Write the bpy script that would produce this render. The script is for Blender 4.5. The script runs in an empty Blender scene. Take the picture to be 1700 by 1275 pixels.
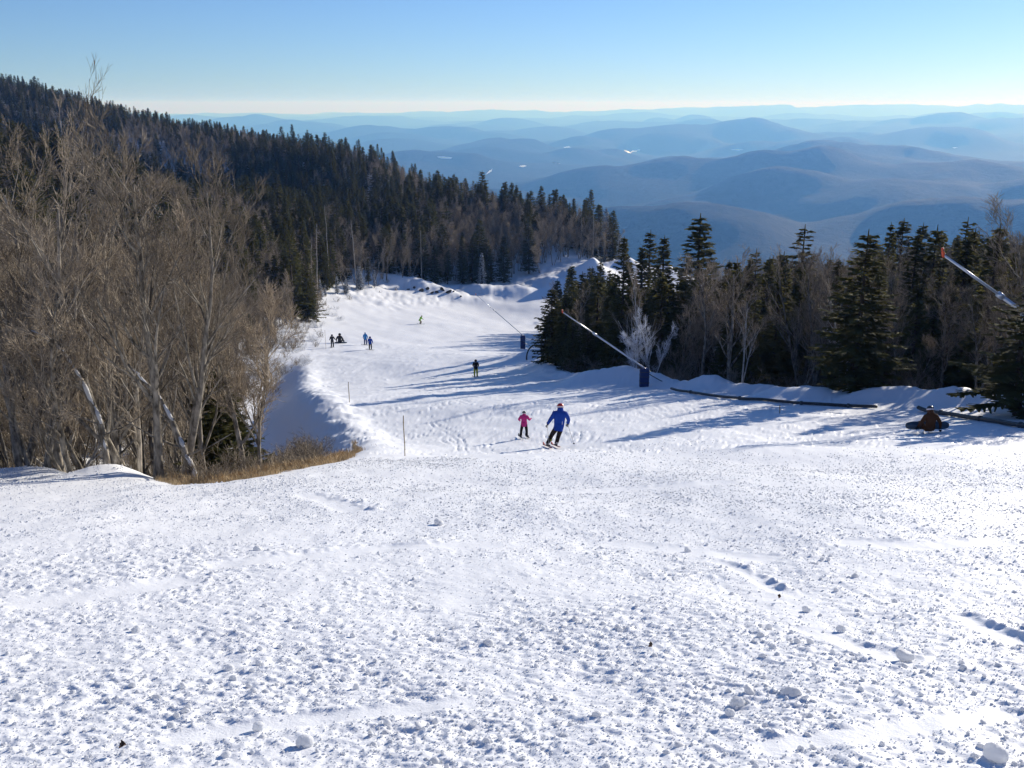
import bpy, bmesh, math, random
import numpy as np
from mathutils import Vector, Matrix
R = math.radians
random.seed(7); rng = np.random.default_rng(7)
scene = bpy.context.scene
col = scene.collection

# ------------------------------------------------------------------ camera
EYE = 1.7                        # eye height above the snow at the camera's feet
FPX, PITCH = 1633.0, R(15.9)     # focal length in photo pixels, downward tilt
cam = bpy.data.cameras.new('camera'); camo = bpy.data.objects.new('camera', cam); col.objects.link(camo)
camo.location = (0, 0, EYE); camo.rotation_euler = (math.pi/2 - PITCH, 0, 0)
cam.sensor_width = 36; cam.lens = 36*FPX/1700; cam.clip_start = 0.1; cam.clip_end = 300000
scene.camera = camo
scene.render.resolution_x, scene.render.resolution_y = 1024, 768

# ------------------------------------------------------------------ sky, sun, exposure
SUN_AZ, SUN_EL = R(40), R(12.8)    # azimuth to the right of straight ahead
world = bpy.data.worlds.new('World'); scene.world = world; world.use_nodes = True
nt = world.node_tree; nt.nodes.clear()
wo = nt.nodes.new('ShaderNodeOutputWorld'); bg = nt.nodes.new('ShaderNodeBackground')
sky = nt.nodes.new('ShaderNodeTexSky'); sky.sky_type = 'NISHITA'; sky.sun_disc = False
sky.sun_elevation = SUN_EL; sky.sun_rotation = SUN_AZ; sky.altitude = 900
sky.air_density = 1.0; sky.dust_density = 0.1; sky.ozone_density = 3.0
tc = nt.nodes.new('ShaderNodeTexCoord')
dip = nt.nodes.new('ShaderNodeVectorMath'); dip.operation = 'ADD'; dip.inputs[1].default_value = (0, 0, 0.016)
nt.links.new(tc.outputs['Generated'], dip.inputs[0]); nt.links.new(dip.outputs[0], sky.inputs['Vector'])
tint = nt.nodes.new('ShaderNodeMix'); tint.data_type = 'RGBA'; tint.blend_type = 'MULTIPLY'
tint.inputs['Factor'].default_value = 1.0; tint.inputs['B'].default_value = (0.71, 0.84, 1.16, 1)
nt.links.new(sky.outputs[0], tint.inputs['A'])
nt.links.new(tint.outputs['Result'], bg.inputs['Color']); bg.inputs['Strength'].default_value = 0.085
nt.links.new(bg.outputs[0], wo.inputs[0])
sun = bpy.data.lights.new('sun', 'SUN'); sun.energy = 4.8; sun.angle = R(0.5); sun.color = (1.0, 0.93, 0.83)
suno = bpy.data.objects.new('sun', sun); col.objects.link(suno); suno.location = (60, 70, 60)
sdir = Vector((math.sin(SUN_AZ)*math.cos(SUN_EL), math.cos(SUN_AZ)*math.cos(SUN_EL), math.sin(SUN_EL)))
suno.rotation_euler = sdir.to_track_quat('Z', 'Y').to_euler()
scene.view_settings.view_transform = 'Standard'; scene.view_settings.look = 'None'
scene.view_settings.exposure = 0.54; scene.view_settings.gamma = 1.0
scene.view_settings.use_curve_mapping = False
scene.render.engine = 'CYCLES'
cy = scene.cycles
cy.use_denoising = True
try: cy.denoiser = 'OPENIMAGEDENOISE'
except Exception: pass
cy.max_bounces = 6; cy.diffuse_bounces = 3; cy.glossy_bounces = 2; cy.transparent_max_bounces = 4; cy.volume_bounces = 0


# ------------------------------------------------------------------ small helpers
def ray(px, py):
    """direction (x right, y forward, z up) of a photo pixel, per unit of depth"""
    xc = (px-850.0)/FPX; yc = (py-637.5)/FPX
    return np.array([xc, math.cos(PITCH)-yc*math.sin(PITCH), -math.sin(PITCH)-yc*math.cos(PITCH)])
def P(px, py, d):
    v = ray(px, py)*d
    return (v[0], v[1], v[2]+EYE)
def sstep(a, b, x):
    t = np.clip((x-a)/(b-a), 0, 1); return t*t*(3-2*t)
def vnoise(x, y, seed=0):
    x = np.asarray(x, float); y = np.asarray(y, float)
    xi = np.floor(x).astype(np.int64); yi = np.floor(y).astype(np.int64)
    fx = x-xi; fy = y-yi
    def h(a, b):
        n = (a*374761393 + b*668265263 + seed*1274126177) & 0xffffffff
        n = ((n ^ (n >> 13))*1274126177) & 0xffffffff
        n = ((n ^ (n >> 16))*2246822519) & 0xffffffff
        return ((n ^ (n >> 15)) & 0xffff)/32767.5-1
    u = fx*fx*fx*(fx*(fx*6-15)+10); v = fy*fy*fy*(fy*(fy*6-15)+10)
    a = h(xi, yi)*(1-u)+h(xi+1, yi)*u; b = h(xi, yi+1)*(1-u)+h(xi+1, yi+1)*u
    return a*(1-v)+b*v
def fbm(x, y, octv=4, seed=0, gain=0.5):
    s = 0; a = 1.0
    for o in range(octv):
        s = s+a*vnoise(x*2**o+17.3*o, y*2**o-9.1*o, seed+o); a *= gain
    return s
def mesh_np(name, verts, faces, mat=None, smooth=False):
    """verts (n,3); faces = list of int arrays, each (m,k)"""
    verts = np.asarray(verts, np.float32)
    if not isinstance(faces, list): faces = [faces]
    faces = [np.asarray(f, np.int32) for f in faces if len(f)]
    me = bpy.data.meshes.new(name)
    me.vertices.add(len(verts)); me.vertices.foreach_set('co', verts.ravel())
    nl = sum(f.size for f in faces); npoly = sum(len(f) for f in faces)
    me.loops.add(nl); me.loops.foreach_set('vertex_index', np.concatenate([f.ravel() for f in faces]))
    me.polygons.add(npoly)
    st = []; off = 0
    for f in faces:
        st.append(off+np.arange(len(f))*f.shape[1]); off += f.size
    me.polygons.foreach_set('loop_start', np.concatenate(st).astype(np.int32))
    if smooth: me.polygons.foreach_set('use_smooth', np.ones(npoly, bool))
    me.update(calc_edges=True); me.validate()
    if mat: me.materials.append(mat)
    return me
def obj(name, me, parent=None, loc=(0, 0, 0), rot=(0, 0, 0)):
    o = bpy.data.objects.new(name, me); col.objects.link(o); o.location = loc; o.rotation_euler = rot
    if parent is not None: o.parent = parent
    return o
def tag(o, label=None, cat=None, group=None, kind=None):
    if label: o['label'] = label
    if cat: o['category'] = cat
    if group: o['group'] = group
    if kind: o['kind'] = kind
    return o
class MB:
    """collects tubes, boxes and lathes into one mesh"""
    def __init__(s): s.v = []; s.f4 = []; s.f3 = []; s.n = 0
    def add(s, v, f4=(), f3=()):
        v = np.asarray(v, float).reshape(-1, 3)
        s.v.append(v)
        if len(f4): s.f4.append(np.asarray(f4, int).reshape(-1, 4)+s.n)
        if len(f3): s.f3.append(np.asarray(f3, int).reshape(-1, 3)+s.n)
        s.n += len(v)
    def tube(s, pts, rad, n=6, cap=True, flat=None):
        pts = np.asarray(pts, float); m = len(pts)
        rad = np.broadcast_to(np.asarray(rad, float), (m,))
        t = np.gradient(pts, axis=0); t /= np.linalg.norm(t, axis=1, keepdims=True)+1e-9
        ref = np.array([0, 0, 1.]) if abs(t[0][2]) < .9 else np.array([1., 0, 0])
        u = np.cross(t, ref); u /= np.linalg.norm(u, axis=1, keepdims=True)+1e-9
        w = np.cross(t, u)
        a = np.arange(n)*2*math.pi/n
        k = 1.0 if flat is None else flat
        v = pts[:, None]+rad[:, None, None]*(np.cos(a)[None, :, None]*u[:, None]+k*np.sin(a)[None, :, None]*w[:, None])
        i = np.arange(m-1)[:, None]*n; j = np.arange(n)[None]; j2 = (j+1) % n
        f = np.stack([i+j, i+j2, i+n+j2, i+n+j], -1).reshape(-1, 4)
        v = v.reshape(-1, 3); f3 = []
        if cap:
            v = np.vstack([v, pts[0], pts[-1]]); c0 = m*n; c1 = c0+1
            f3 = [(c0, (q+1) % n, q) for q in range(n)]+[(c1, (m-1)*n+q, (m-1)*n+(q+1) % n) for q in range(n)]
        s.add(v, f, f3)
    def box(s, lo, hi, M=None):
        x0, y0, z0 = lo; x1, y1, z1 = hi
        v = np.array([(x0,y0,z0),(x1,y0,z0),(x1,y1,z0),(x0,y1,z0),(x0,y0,z1),(x1,y0,z1),(x1,y1,z1),(x0,y1,z1)], float)
        if M is not None: v = v@np.array(M.to_3x3()).T+np.array(M.translation)
        s.add(v, [(0,3,2,1),(4,5,6,7),(0,1,5,4),(1,2,6,5),(2,3,7,6),(3,0,4,7)])
    def mesh(s, name, mat=None, smooth=False):
        fs = []
        if s.f4: fs.append(np.vstack(s.f4))
        if s.f3: fs.append(np.vstack(s.f3))
        return mesh_np(name, np.vstack(s.v), fs, mat, smooth)
    def build(s, name, mat, parent=None, smooth=False, loc=(0,0,0), rot=(0,0,0)):
        return obj(name, s.mesh(name, mat, smooth), parent, loc, rot)

# ------------------------------------------------------------------ materials
def new_mat(name):
    m = bpy.data.materials.new(name); m.use_nodes = True
    t = m.node_tree; b = t.nodes['Principled BSDF']
    return m, t, b
def flat_mat(name, c, rough=0.7, metal=0.0, var=0.12, scale=30.0, bump=0.0, spec=0.5):
    m, t, b = new_mat(name)
    b.inputs['Roughness'].default_value = rough; b.inputs['Metallic'].default_value = metal
    b.inputs['Specular IOR Level'].default_value = spec
    tcn = t.nodes.new('ShaderNodeTexCoord'); n = t.nodes.new('ShaderNodeTexNoise'); n.inputs['Scale'].default_value = scale
    n.inputs['Detail'].default_value = 4
    t.links.new(tcn.outputs['Object'], n.inputs['Vector'])
    r = t.nodes.new('ShaderNodeMix'); r.data_type = 'RGBA'
    r.inputs['A'].default_value = (*[max(0, x*(1-var)) for x in c], 1); r.inputs['B'].default_value = (*[min(1, x*(1+var)) for x in c], 1)
    t.links.new(n.outputs['Fac'], r.inputs['Factor']); t.links.new(r.outputs['Result'], b.inputs['Base Color'])
    if bump:
        bp = t.nodes.new('ShaderNodeBump'); bp.inputs['Strength'].default_value = bump; bp.inputs['Distance'].default_value = 0.02
        t.links.new(n.outputs['Fac'], bp.inputs['Height']); t.links.new(bp.outputs[0], b.inputs['Normal'])
    return m
def let_light_through(m, k, c):
    """thin things (needles, crumbs of snow) glow a little when the sun is behind them"""
    t = m.node_tree; b = t.nodes['Principled BSDF']; o = t.nodes['Material Output']; tr = t.nodes.new('ShaderNodeBsdfTranslucent'); tr.inputs['Color'].default_value = (*c, 1)
    mx = t.nodes.new('ShaderNodeMixShader'); mx.inputs[0].default_value = k
    t.links.new(b.outputs[0], mx.inputs[1]); t.links.new(tr.outputs[0], mx.inputs[2]); t.links.new(mx.outputs[0], o.inputs['Surface'])
def snow_mat(name, bump_scale=9.0, dist=0.012, c=(0.85, 0.865, 0.885)):
    m, t, b = new_mat(name)
    b.inputs['Base Color'].default_value = (*c, 1)
    b.inputs['Roughness'].default_value = 0.55; b.inputs['Specular IOR Level'].default_value = 0.25
    g = t.nodes.new('ShaderNodeNewGeometry')
    n1 = t.nodes.new('ShaderNodeTexNoise'); n1.inputs['Scale'].default_value = bump_scale; n1.inputs['Detail'].default_value = 6
    n1.inputs['Roughness'].default_value = 0.65
    t.links.new(g.outputs['Position'], n1.inputs['Vector'])
    bp = t.nodes.new('ShaderNodeBump'); bp.inputs['Strength'].default_value = 0.8; bp.inputs['Distance'].default_value = dist
    t.links.new(n1.outputs['Fac'], bp.inputs['Height'])
    n2 = t.nodes.new('ShaderNodeTexNoise'); n2.inputs['Scale'].default_value = 70; n2.inputs['Detail'].default_value = 3
    t.links.new(g.outputs['Position'], n2.inputs['Vector'])
    bp2 = t.nodes.new('ShaderNodeBump'); bp2.inputs['Strength'].default_value = 0.5; bp2.inputs['Distance'].default_value = 0.004
    t.links.new(n2.outputs['Fac'], bp2.inputs['Height']); t.links.new(bp.outputs[0], bp2.inputs['Normal'])
    t.links.new(bp2.outputs[0], b.inputs['Normal'])
    return m

# ------------------------------------------------------------------ words that single out look-alikes
_used = {}
ORD = ['', 'second', 'third', 'fourth', 'fifth', 'sixth', 'seventh', 'eighth', 'ninth', 'tenth', 'eleventh', 'twelfth', 'thirteenth', 'fourteenth', 'fifteenth', 'sixteenth', 'seventeenth', 'eighteenth', 'nineteenth', 'twentieth']
def where(a, b, marks):
    """place of photo point (a, b) told by the nearest landmark"""
    m = min(marks, key=lambda m: (a-m[0])**2+(b-m[1])**2); dx, dy = a-m[0], b-m[1]; d = math.hypot(dx, dy)
    v = 'above' if dy < -0.38*d else 'below' if dy > 0.38*d else ''; h = 'left' if dx < -0.38*d else 'right' if dx > 0.38*d else ''
    rel = ' '.join(w for w in (v, h) if w); rel += ' of' if h else ''
    return ('close ' if d < 35 else 'just ' if d < 70 else '' if d < 120 else 'well ')+rel+' '+m[2]
def uniq(label, rank='nearest'):
    n = _used.get(label, 0); _used[label] = n+1
    if n == 0: return label
    out = '%s %s %s' % (ORD[min(n, 19)], rank, label)
    return out if len(out.split()) <= 16 else '%s %s' % (ORD[min(n, 19)], label)
# ------------------------------------------------------------------ the lie of the land
RUN = [(-34,-12),(-22,6),(-15,17),(-12.2,21.5),(-10.6,21.8),(-9.4,20.2),(-8.6,20.8),(-7.4,19),(-6.5,17.6),(-5.7,18.2),(-5.2,20),(-4.6,26),(-5.2,33),(-8,45),(-12.7,61),
       (-19,85),(-26,120),(-31,158),(-35,180),(-38,196),(-36,217),(-28,232),(-19.5,243),(-8,254),(8,267),(15,281),(30,290),
       (48,300),(100,312),(160,320),(165,288),(95,272),(62,258),(40,240),(22,218),(9,190),(4.5,150),(3.2,105),(4.5,84),(9,72),(12.5,66),
       (20,54.5),(25,46),(31,34),(36,10),(38,-12)]
_poly = np.array(RUN, float)
def run_dist(x, y):
    """signed distance to the ski run's outline: negative inside"""
    x = np.asarray(x, float); y = np.asarray(y, float)
    shp = x.shape; x = x.ravel(); y = y.ravel()
    best = np.full(x.shape, 1e18); inside = np.zeros(x.shape, bool)
    a = _poly; b = np.roll(_poly, -1, 0)
    for (ax, ay), (bx, by) in zip(a, b):
        dx, dy = bx-ax, by-ay; L = dx*dx+dy*dy
        t = np.clip(((x-ax)*dx+(y-ay)*dy)/L, 0, 1)
        best = np.minimum(best, (x-ax-t*dx)**2+(y-ay-t*dy)**2)
        c = ((ay > y) != (by > y)) & (x < dx*(y-ay)/(dy if dy else 1e-9)+ax)
        inside ^= c
    d = np.sqrt(best)
    return np.where(inside, -d, d).reshape(shp)

def _rel(L): return [(x, y, z+EYE) for x, y, z in L]
CTRL = _rel([(0,-12,1.9),(0,0,-1.7),(0,10,-4.76),(0,20,-7.82),(0,34,-12.1),(-1,50,-15.9),(-2,67,-19.6),(-8,94,-26),(-12,126,-31.5),(-14,186,-41),(-5,230,-47.3),
     (-25,-10,1.6),(25,-10,1.6),(-10,10,-4.75),(12,10,-4.7),(22,20,-7.6),(-8,22,-8.4),(30,33,-11.2),(14,36,-12.2),(18.4,48,-14.9),(22,40,-12.9),(9.3,67,-19.4),(-12,61,-18.5),
     (1.5,108,-27.6),(-22,110,-29),(12,80,-22),(15,120,-31),(25,180,-43),(30,60,-17),(50,50,-13.5),(40,100,-24.5),(80,100,-20.5),(60,150,-34.5),(120,150,-29),(70,210,-44.5),
     (130,230,-39.5),(110,255,-44.5),(210,300,-47),(60,275,-50.5),(30,262,-50),(110,300,-49.5),(100,350,-74),(150,460,-130),(0,460,-118),(260,460,-135),(60,360,-76),
     (-30,20,-8),(-20,32,-13),(-20,45,-16.5),(-32,60,-19.5),(-40,90,-24),(-40,35,-10),(-70,60,-12),(-70,120,-18),(-46,130,-29.5),(-100,30,5),(-120,120,-8),(-130,250,-14)])
CTRL += [P(520,510,190),P(480,520,175),P(440,580,130),P(640,468,238),P(640,522,200),P(750,525,215),P(880,512,235),P(850,476,262)]
CTRL += [P(0,265,450),P(200,300,420),P(400,330,380),P(560,355,345),P(690,378,322),P(830,408,300),P(960,432,290),P(0,335,300),P(200,355,280),P(400,395,250),P(100,430,190),P(300,440,190)]
_ridge = [(-300,125,760),(0,166,700),(200,213,640),(400,257,560),(560,295,490),(690,332,430),(830,372,370),(960,408,315),(1030,456,292)]
for a, b, d in _ridge:
    p = P(a, b, d); CTRL.append(p)
    q = P(a, b, d+230); CTRL.append((q[0], q[1], p[2]-75))
for az in range(-75, 80, 15):
    for rr, zz in ((1300, -330), (1900, -490)):
        CTRL.append((rr*math.sin(R(az)), rr*math.cos(R(az)), zz))
CTRL = np.array(CTRL)
def _tps_k(d2): return 0.5*d2*np.log(d2+1e-9)
def _tps_fit(C, lam=0.5):
    X = C[:, :2]/100; n = len(X)
    K = _tps_k(((X[:, None]-X[None])**2).sum(-1))+lam*1e-3*np.eye(n)
    Pm = np.c_[np.ones(n), X]
    A = np.zeros((n+3, n+3)); A[:n, :n] = K; A[:n, n:] = Pm; A[n:, :n] = Pm.T
    return np.linalg.solve(A, np.r_[C[:, 2], 0, 0, 0])
_tw = _tps_fit(CTRL)
def tps(x, y):
    x = np.asarray(x, float)/100; y = np.asarray(y, float)/100; n = len(CTRL)
    s = _tw[n]+_tw[n+1]*x+_tw[n+2]*y
    for (cx, cyy), w in zip(CTRL[:, :2]/100, _tw[:n]):
        s = s+w*_tps_k((x-cx)**2+(y-cyy)**2)
    return s
MOUNDS = [  # x, y, height, radius along x, along y, sharpness
    (22,264,9.0,8,8,1.05),(33,277,6,8,8,1.3),(45,283,5,9,8,1.3),(2,250,1.6,6,4,1.6),(11,257,2.0,7,5,1.6),(-22,238,2.4,13,4,2),(-6,247,1.8,10,4,2),
    (8.2,72,0.9,2.2,2.5,2),(5.6,73,0.8,1.6,2.2,2),(11.0,70.5,0.5,1.6,2,2),(13.6,64.3,0.55,1.3,1.5,2),
    (17.0,53.3,0.7,2.2,1.3,2),(19.6,50.9,0.8,2.0,1.2,2),(22.0,48.2,0.55,1.8,1.2,2),(24.5,44.5,0.5,1.8,1.4,2),(15.2,54.8,0.5,1.3,1.2,2),
    (-11.4,21.3,0.35,1.4,1.2,2),(-8.9,20.2,0.3,0.8,0.9,2),(2.6,107,0.8,3,3,2)]
def ground0(x, y):
    """mountain surface with its banks, before the fine snow relief"""
    x = np.asarray(x, float); y = np.asarray(y, float)
    z = tps(x, y)
    s = run_dist(x, y)
    left = (1-sstep(-6, 4, x-(-2-0.2*np.clip(y, 0, 100))))
    dropn = 2.8*sstep(-0.6, 4.5, s)*sstep(2, 12, y)*(1-sstep(26, 40, y))
    dropf = 1.4*sstep(-1.2, 3.2, s)*(1-sstep(5.5, 13, s))*sstep(28, 42, y)*(1-sstep(95, 125, y))*(1+0.25*vnoise(y/14, y*0+3.3, 8))
    z = z-left*(dropn+dropf)
    right = 1-left
    near = sstep(20, 40, y)*(1-sstep(90, 130, y))
    z = z+right*near*(0.45*np.exp(-((s+0.3)/1.3)**2)-1.6*sstep(0.5, 5, s))
    z = z+right*np.exp(-((s+0.5)/1.8)**2)*sstep(30, 42, y)*(1-sstep(110, 140, y))*(0.10*fbm(x/0.9, y/0.9, 3, 63)+0.05*np.abs(vnoise(x/.35, y/.35, 66)))
    z = z+sstep(195, 215, y)*(1-sstep(290, 310, y))*sstep(-16, -9, s)*(1-sstep(2, 6, s))*(0.32*fbm(x/3.2, y/4.5, 3, 203)+0.25*np.abs(vnoise(x/1.4, y/2.2, 207)))*(x < 60)
    for mx, my, h, rx, ry, pw in MOUNDS:
        q = ((x-mx)/rx)**2+((y-my)/ry)**2
        z = z+h*np.exp(-np.minimum(q, 60)**(pw/2))
    z = z+sstep(2, 12, s)*(0.6*fbm(x/14, y/14, 3, 5)+0.25*fbm(x/4, y/4, 2, 9))*sstep(15, 60, np.hypot(x, y))
    z = z+(1-sstep(-3, 1, s))*0.12*fbm(x/6.0, y/9.0, 3, 31)*sstep(3, 12, np.hypot(x, y))
    return z
# --- valley: ranges of hills read from the photo, each set at its own distance
LAYERS = [
 (46, [(-400,188),(380,190),(450,189),(520,191),(600,190),(680,188),(720,186),(800,184),(870,183),(950,186),(1050,183),(1130,180),(1220,179),(1300,178),(1400,180),(1480,177),(1540,173),(1600,175),(1700,174),(2100,176)]),
 (33, [(-400,200),(380,198),(450,200),(530,198),(580,193),(615,190),(650,192),(690,195),(720,192),(750,196),(800,200),(860,198),(900,195),(950,191),(1000,193),(1060,190),(1130,188),(1200,193),(1260,198),(1340,192),(1380,190),(1440,194),(1540,192),(1700,188),(2100,192)]),
 (23, [(-400,210),(380,205),(460,207),(520,207),(560,209),(620,216),(680,221),(715,209),(740,207),(770,210),(800,206),(830,207),(870,213),(960,212),(1030,211),(1100,215),(1200,216),(1300,214),(1450,203),(1550,202),(1700,197),(2100,200)]),
 (15, [(-400,250),(690,238),(930,243),(985,223),(1030,217),(1075,222),(1130,215),(1200,213),(1250,207),(1285,210),(1340,212),(1370,216),(1420,226),(1480,217),(1580,211),(1610,213),(1680,235),(1750,247),(2100,240)]),
 (9.5, [(-400,300),(700,300),(1100,298),(1190,280),(1235,255),(1290,231),(1350,225),(1400,224),(1440,226),(1500,235),(1560,248),(1650,262),(1750,270),(2100,290)]),
 (7, [(-400,330),(600,330),(800,312),(850,300),(900,296),(950,302),(1000,291),(1060,283),(1100,276),(1140,268),(1180,280),(1250,290),(1300,283),(1360,272),(1400,277),(1470,290),(1500,286),(1560,284),(1610,290),(1660,305),(1750,310),(2100,320)]),
 (4.6, [(-400,380),(800,370),(900,345),(950,333),(1000,327),(1100,331),(1140,327),(1190,329),(1230,333),(1270,339),(1300,356),(1340,378),(1420,365),(1500,340),(1600,335),(1700,345),(2100,380)]),
]
FLOOR = -560.0
_lay = []; _azg = np.radians(np.arange(-60, 60, 0.045))
for km, pts in LAYERS:
    az = []; te = []
    for a, b in pts:
        v = ray(a, b); h = math.hypot(v[0], v[1]); az.append(math.atan2(v[0], v[1])); te.append(v[2]/h)
    _tg = np.interp(_azg, az, te); _kn = np.exp(-0.5*(np.arange(-24, 25)/8.0)**2); _kn /= _kn.sum()
    _lay.append((km*1000.0, None, np.convolve(np.pad(_tg, 24, 'edge'), _kn, 'valid')))
_dm = random.Random(21); DOMES = []
for _k in range(150):
    _d = 5200*(6.2**_dm.random()); _a = R(_dm.uniform(-34, 34)); DOMES.append((_d*math.sin(_a), _d*math.cos(_a), _dm.uniform(380, 800)*(_d/9000)**.55, _dm.uniform(60, 170)*(_d/9000)**.35, _dm.uniform(.55, 1.0)))
def valley(x, y):
    r = np.hypot(x, y); az = np.arctan2(x, y)
    z = np.full(r.shape, FLOOR)+60*fbm(x/2500, y/2500, 4, 60)
    acc = np.zeros(r.shape)
    for k, (r0, a, t) in enumerate(_lay):
        rc = r0*(1+0.10*vnoise(az*5, az*0+k*7.7, 70+k)+0.03*vnoise(az*17, az*0+k*3.1, 80+k))
        crest = np.interp(az, _azg, t)*rc
        w = rc*(0.085 if r0 > 12000 else 0.125)
        q = (r-rc)/w
        prof = np.where(q < 0, np.exp(-np.abs(q)**1.5*1.1), np.exp(-(q*q)*0.9))
        h = np.maximum(crest-FLOOR, 10)*prof
        acc = np.maximum(acc, h)
    dom = np.zeros(r.shape)
    for dx, dy, dr, dh, sq in DOMES:
        q = ((x-dx)/dr)**2+((y-dy)/(dr*sq))**2
        dom = np.maximum(dom, np.where(q < 9, dh*np.exp(-q), 0))
    acc = np.maximum(acc, dom)+0.25*np.minimum(acc, dom)
    rough = fbm(x/1500, y/1500, 5, 90, 0.55)+0.9*(0.5-np.abs(fbm(x/2600, y/2600, 3, 96)))+0.8*(0.4-np.abs(fbm(x/800, y/800, 3, 98)))*(1-sstep(9000, 16000, r))
    sub = np.maximum(0, fbm(x/2100+5, y/1700, 3, 120, .4))*190*sstep(3500, 6500, r)*(1-0.6*sstep(20000, 40000, r))
    return z+acc+sub+rough*np.clip(acc, 60, 300)*0.20-35
def ground_far(x, y):
    r = np.hypot(x, y); w = sstep(1250, 2100, r)
    return (1-w)*tps(x, y)+w*valley(x, y)

# --- fine relief of the snow: ski marks, scraped bands, lumps
def polyline_dist(x, y, pts):
    best = np.full(x.shape, 1e9); side = np.zeros(x.shape); along = np.zeros(x.shape); L0 = 0
    tot = sum(math.dist(a, b) for a, b in zip(pts[:-1], pts[1:]))
    for (ax, ay), (bx, by) in zip(pts[:-1], pts[1:]):
        dx, dy = bx-ax, by-ay; L = math.hypot(dx, dy)
        t = np.clip(((x-ax)*dx+(y-ay)*dy)/(L*L), 0, 1)
        ex, ey = x-ax-t*dx, y-ay-t*dy; d = np.hypot(ex, ey)
        sd = np.sign(dx*ey-dy*ex); m = d < best
        best = np.where(m, d, best); side = np.where(m, sd, side); along = np.where(m, (L0+t*L)/tot, along); L0 += L
    return best*side, along
def on_plane(px, py):
    v = ray(px, py)     # first guess on the even near slope, refined on the real surface
    return hit(px, py)[:2]
def hit(px, py, t0=2.0, t1=420.0):
    v = ray(px, py)
    t = np.concatenate([np.linspace(t0, 60, 800), np.linspace(60, t1, 1600)[1:]])
    z = ground0(v[0]*t, v[1]*t); g = v[2]*t+EYE-z
    i = np.argmax(g < 0)
    if g[i] >= 0: i = len(t)-1
    ta, tb = t[max(i-1, 0)], t[i]; ga, gb = g[max(i-1, 0)], g[i]
    tt = ta+(tb-ta)*ga/(ga-gb) if ga != gb else tb
    return (v[0]*tt, v[1]*tt, float(ground0(np.array([v[0]*tt]), np.array([v[1]*tt]))[0]))
# scraped bands and the berms beside them (photo pixels of their course; half width, berm height)
BANDS = [([(250,1235),(420,1205),(640,1180),(800,1165)],0.10,0.025),([(330,940),(480,925),(650,908),(780,905)],0.22,0.05),
         ([(1180,930),(1240,950),(1300,985)],0.10,0.085),([(1590,1020),(1640,1045),(1700,1075)],0.10,0.075),([(1330,1040),(1420,1075),(1540,1100)],0.12,0.05),
         ([(500,818),(545,830),(590,850)],0.3,0.12),([(1000,900),(1150,915),(1300,930)],0.26,0.03),
         ([(1230,1245),(1400,1225),(1560,1200),(1700,1180)],0.10,0.02),([(0,1010),(180,985),(330,960)],0.22,0.03),
         ([(1380,900),(1520,905),(1680,900)],0.30,0.035),([(900,820),(1050,812),(1230,800)],0.4,0.05)]
def band_lines():
    out = []
    for pts, hw, bh in BANDS:
        out.append(([hit(*p)[:2] for p in pts], hw, bh))
    return out
_bands = band_lines()
def clumpiness(x, y):
    """0 where the snow is scraped smooth, 1 where it lies in lumps"""
    c = 0.72+0.34*fbm(x/1.6, y/2.6, 3, 41)+0.30*fbm(x/0.45, y/0.6, 2, 47)
    c = np.clip(c, 0.15, 1)
    for pts, hw, bh in _bands:
        d, al = polyline_dist(x, y, pts)
        core = (1-sstep(hw*0.6, hw*1.3, np.abs(d)))*sstep(0, .06, al)*(1-sstep(.94, 1, al))
        c = c*(1-0.95*core)
    return c
def relief(x, y):
    r = np.hypot(x, y)
    near = 1-sstep(20, 44, r)
    c = clumpiness(x, y)
    z = near*(0.015*c*(0.5+0.5*fbm(x/0.22, y/0.22, 3, 51))+0.010*fbm(x/0.06, y/0.06, 2, 57)*c*(1-sstep(8, 16, r)))
    for pts, hw, bh in _bands:
        d, al = polyline_dist(x, y, pts)
        e = sstep(0, .1, al)*(1-sstep(.9, 1, al))
        w = vnoise(al*9+hw*50, al*0+bh*90, 12); far = np.maximum(0, d+hw*0.25*w)   # rough bank on one side of the scraped band only
        jag = np.clip(0.35+0.9*vnoise(x*7, y*7, 3)+0.5*vnoise(x*17, y*17, 4), 0, 1.3)
        bh = bh*0.42
        z = z+e*(bh*jag*np.exp(-((far-hw*1.1)/(hw*0.55))**2)*(d > 0)-0.35*bh*np.exp(-(d/(hw*0.8))**4))
    return z
# ------------------------------------------------------------------ setting: snow slope, valley, lakes
M_snow = snow_mat('snow')
def radii():
    r = [0.0, 0.8, 1.6, 2.2]
    x = 2.6
    while x < 1300:
        r.append(x)
        if x < 36: x += min(max(x*x/1840*0.85, 0.010), 0.42)
        elif x < 300: x += 0.42+(x-36)*0.0045
        else: x += 1.6+(x-300)*0.02
    r.append(1300.0)
    return np.array(r)
def angles(fine, step_f, step_c):
    a = list(np.arange(-fine, fine+1e-6, step_f)); m = list(np.arange(fine+step_f*3, 64, step_f*3))
    b = m+list(np.arange(64+step_c, 296-1e-6, step_c))+[360-q for q in m[::-1]]
    return np.radians(np.array(a+b))
def polar_mesh(name, rr, aa, zf, mat, closed=True):
    A, Rr = np.meshgrid(aa, rr); X = Rr*np.sin(A); Y = Rr*np.cos(A)
    Z = zf(X, Y, A, Rr)
    nr, na = X.shape
    i = np.arange(nr-1)[:, None]*na; j = np.arange(na)[None]; j2 = (j+1) % na
    f = np.stack([i+j, i+na+j, i+na+j2, i+j2], -1).reshape(-1, 4)
    me = mesh_np(name, np.stack([X, Y, Z], -1).reshape(-1, 3), f, mat, smooth=True)
    return me
RR = radii(); AA = angles(36, 0.080, 5.4)
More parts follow.
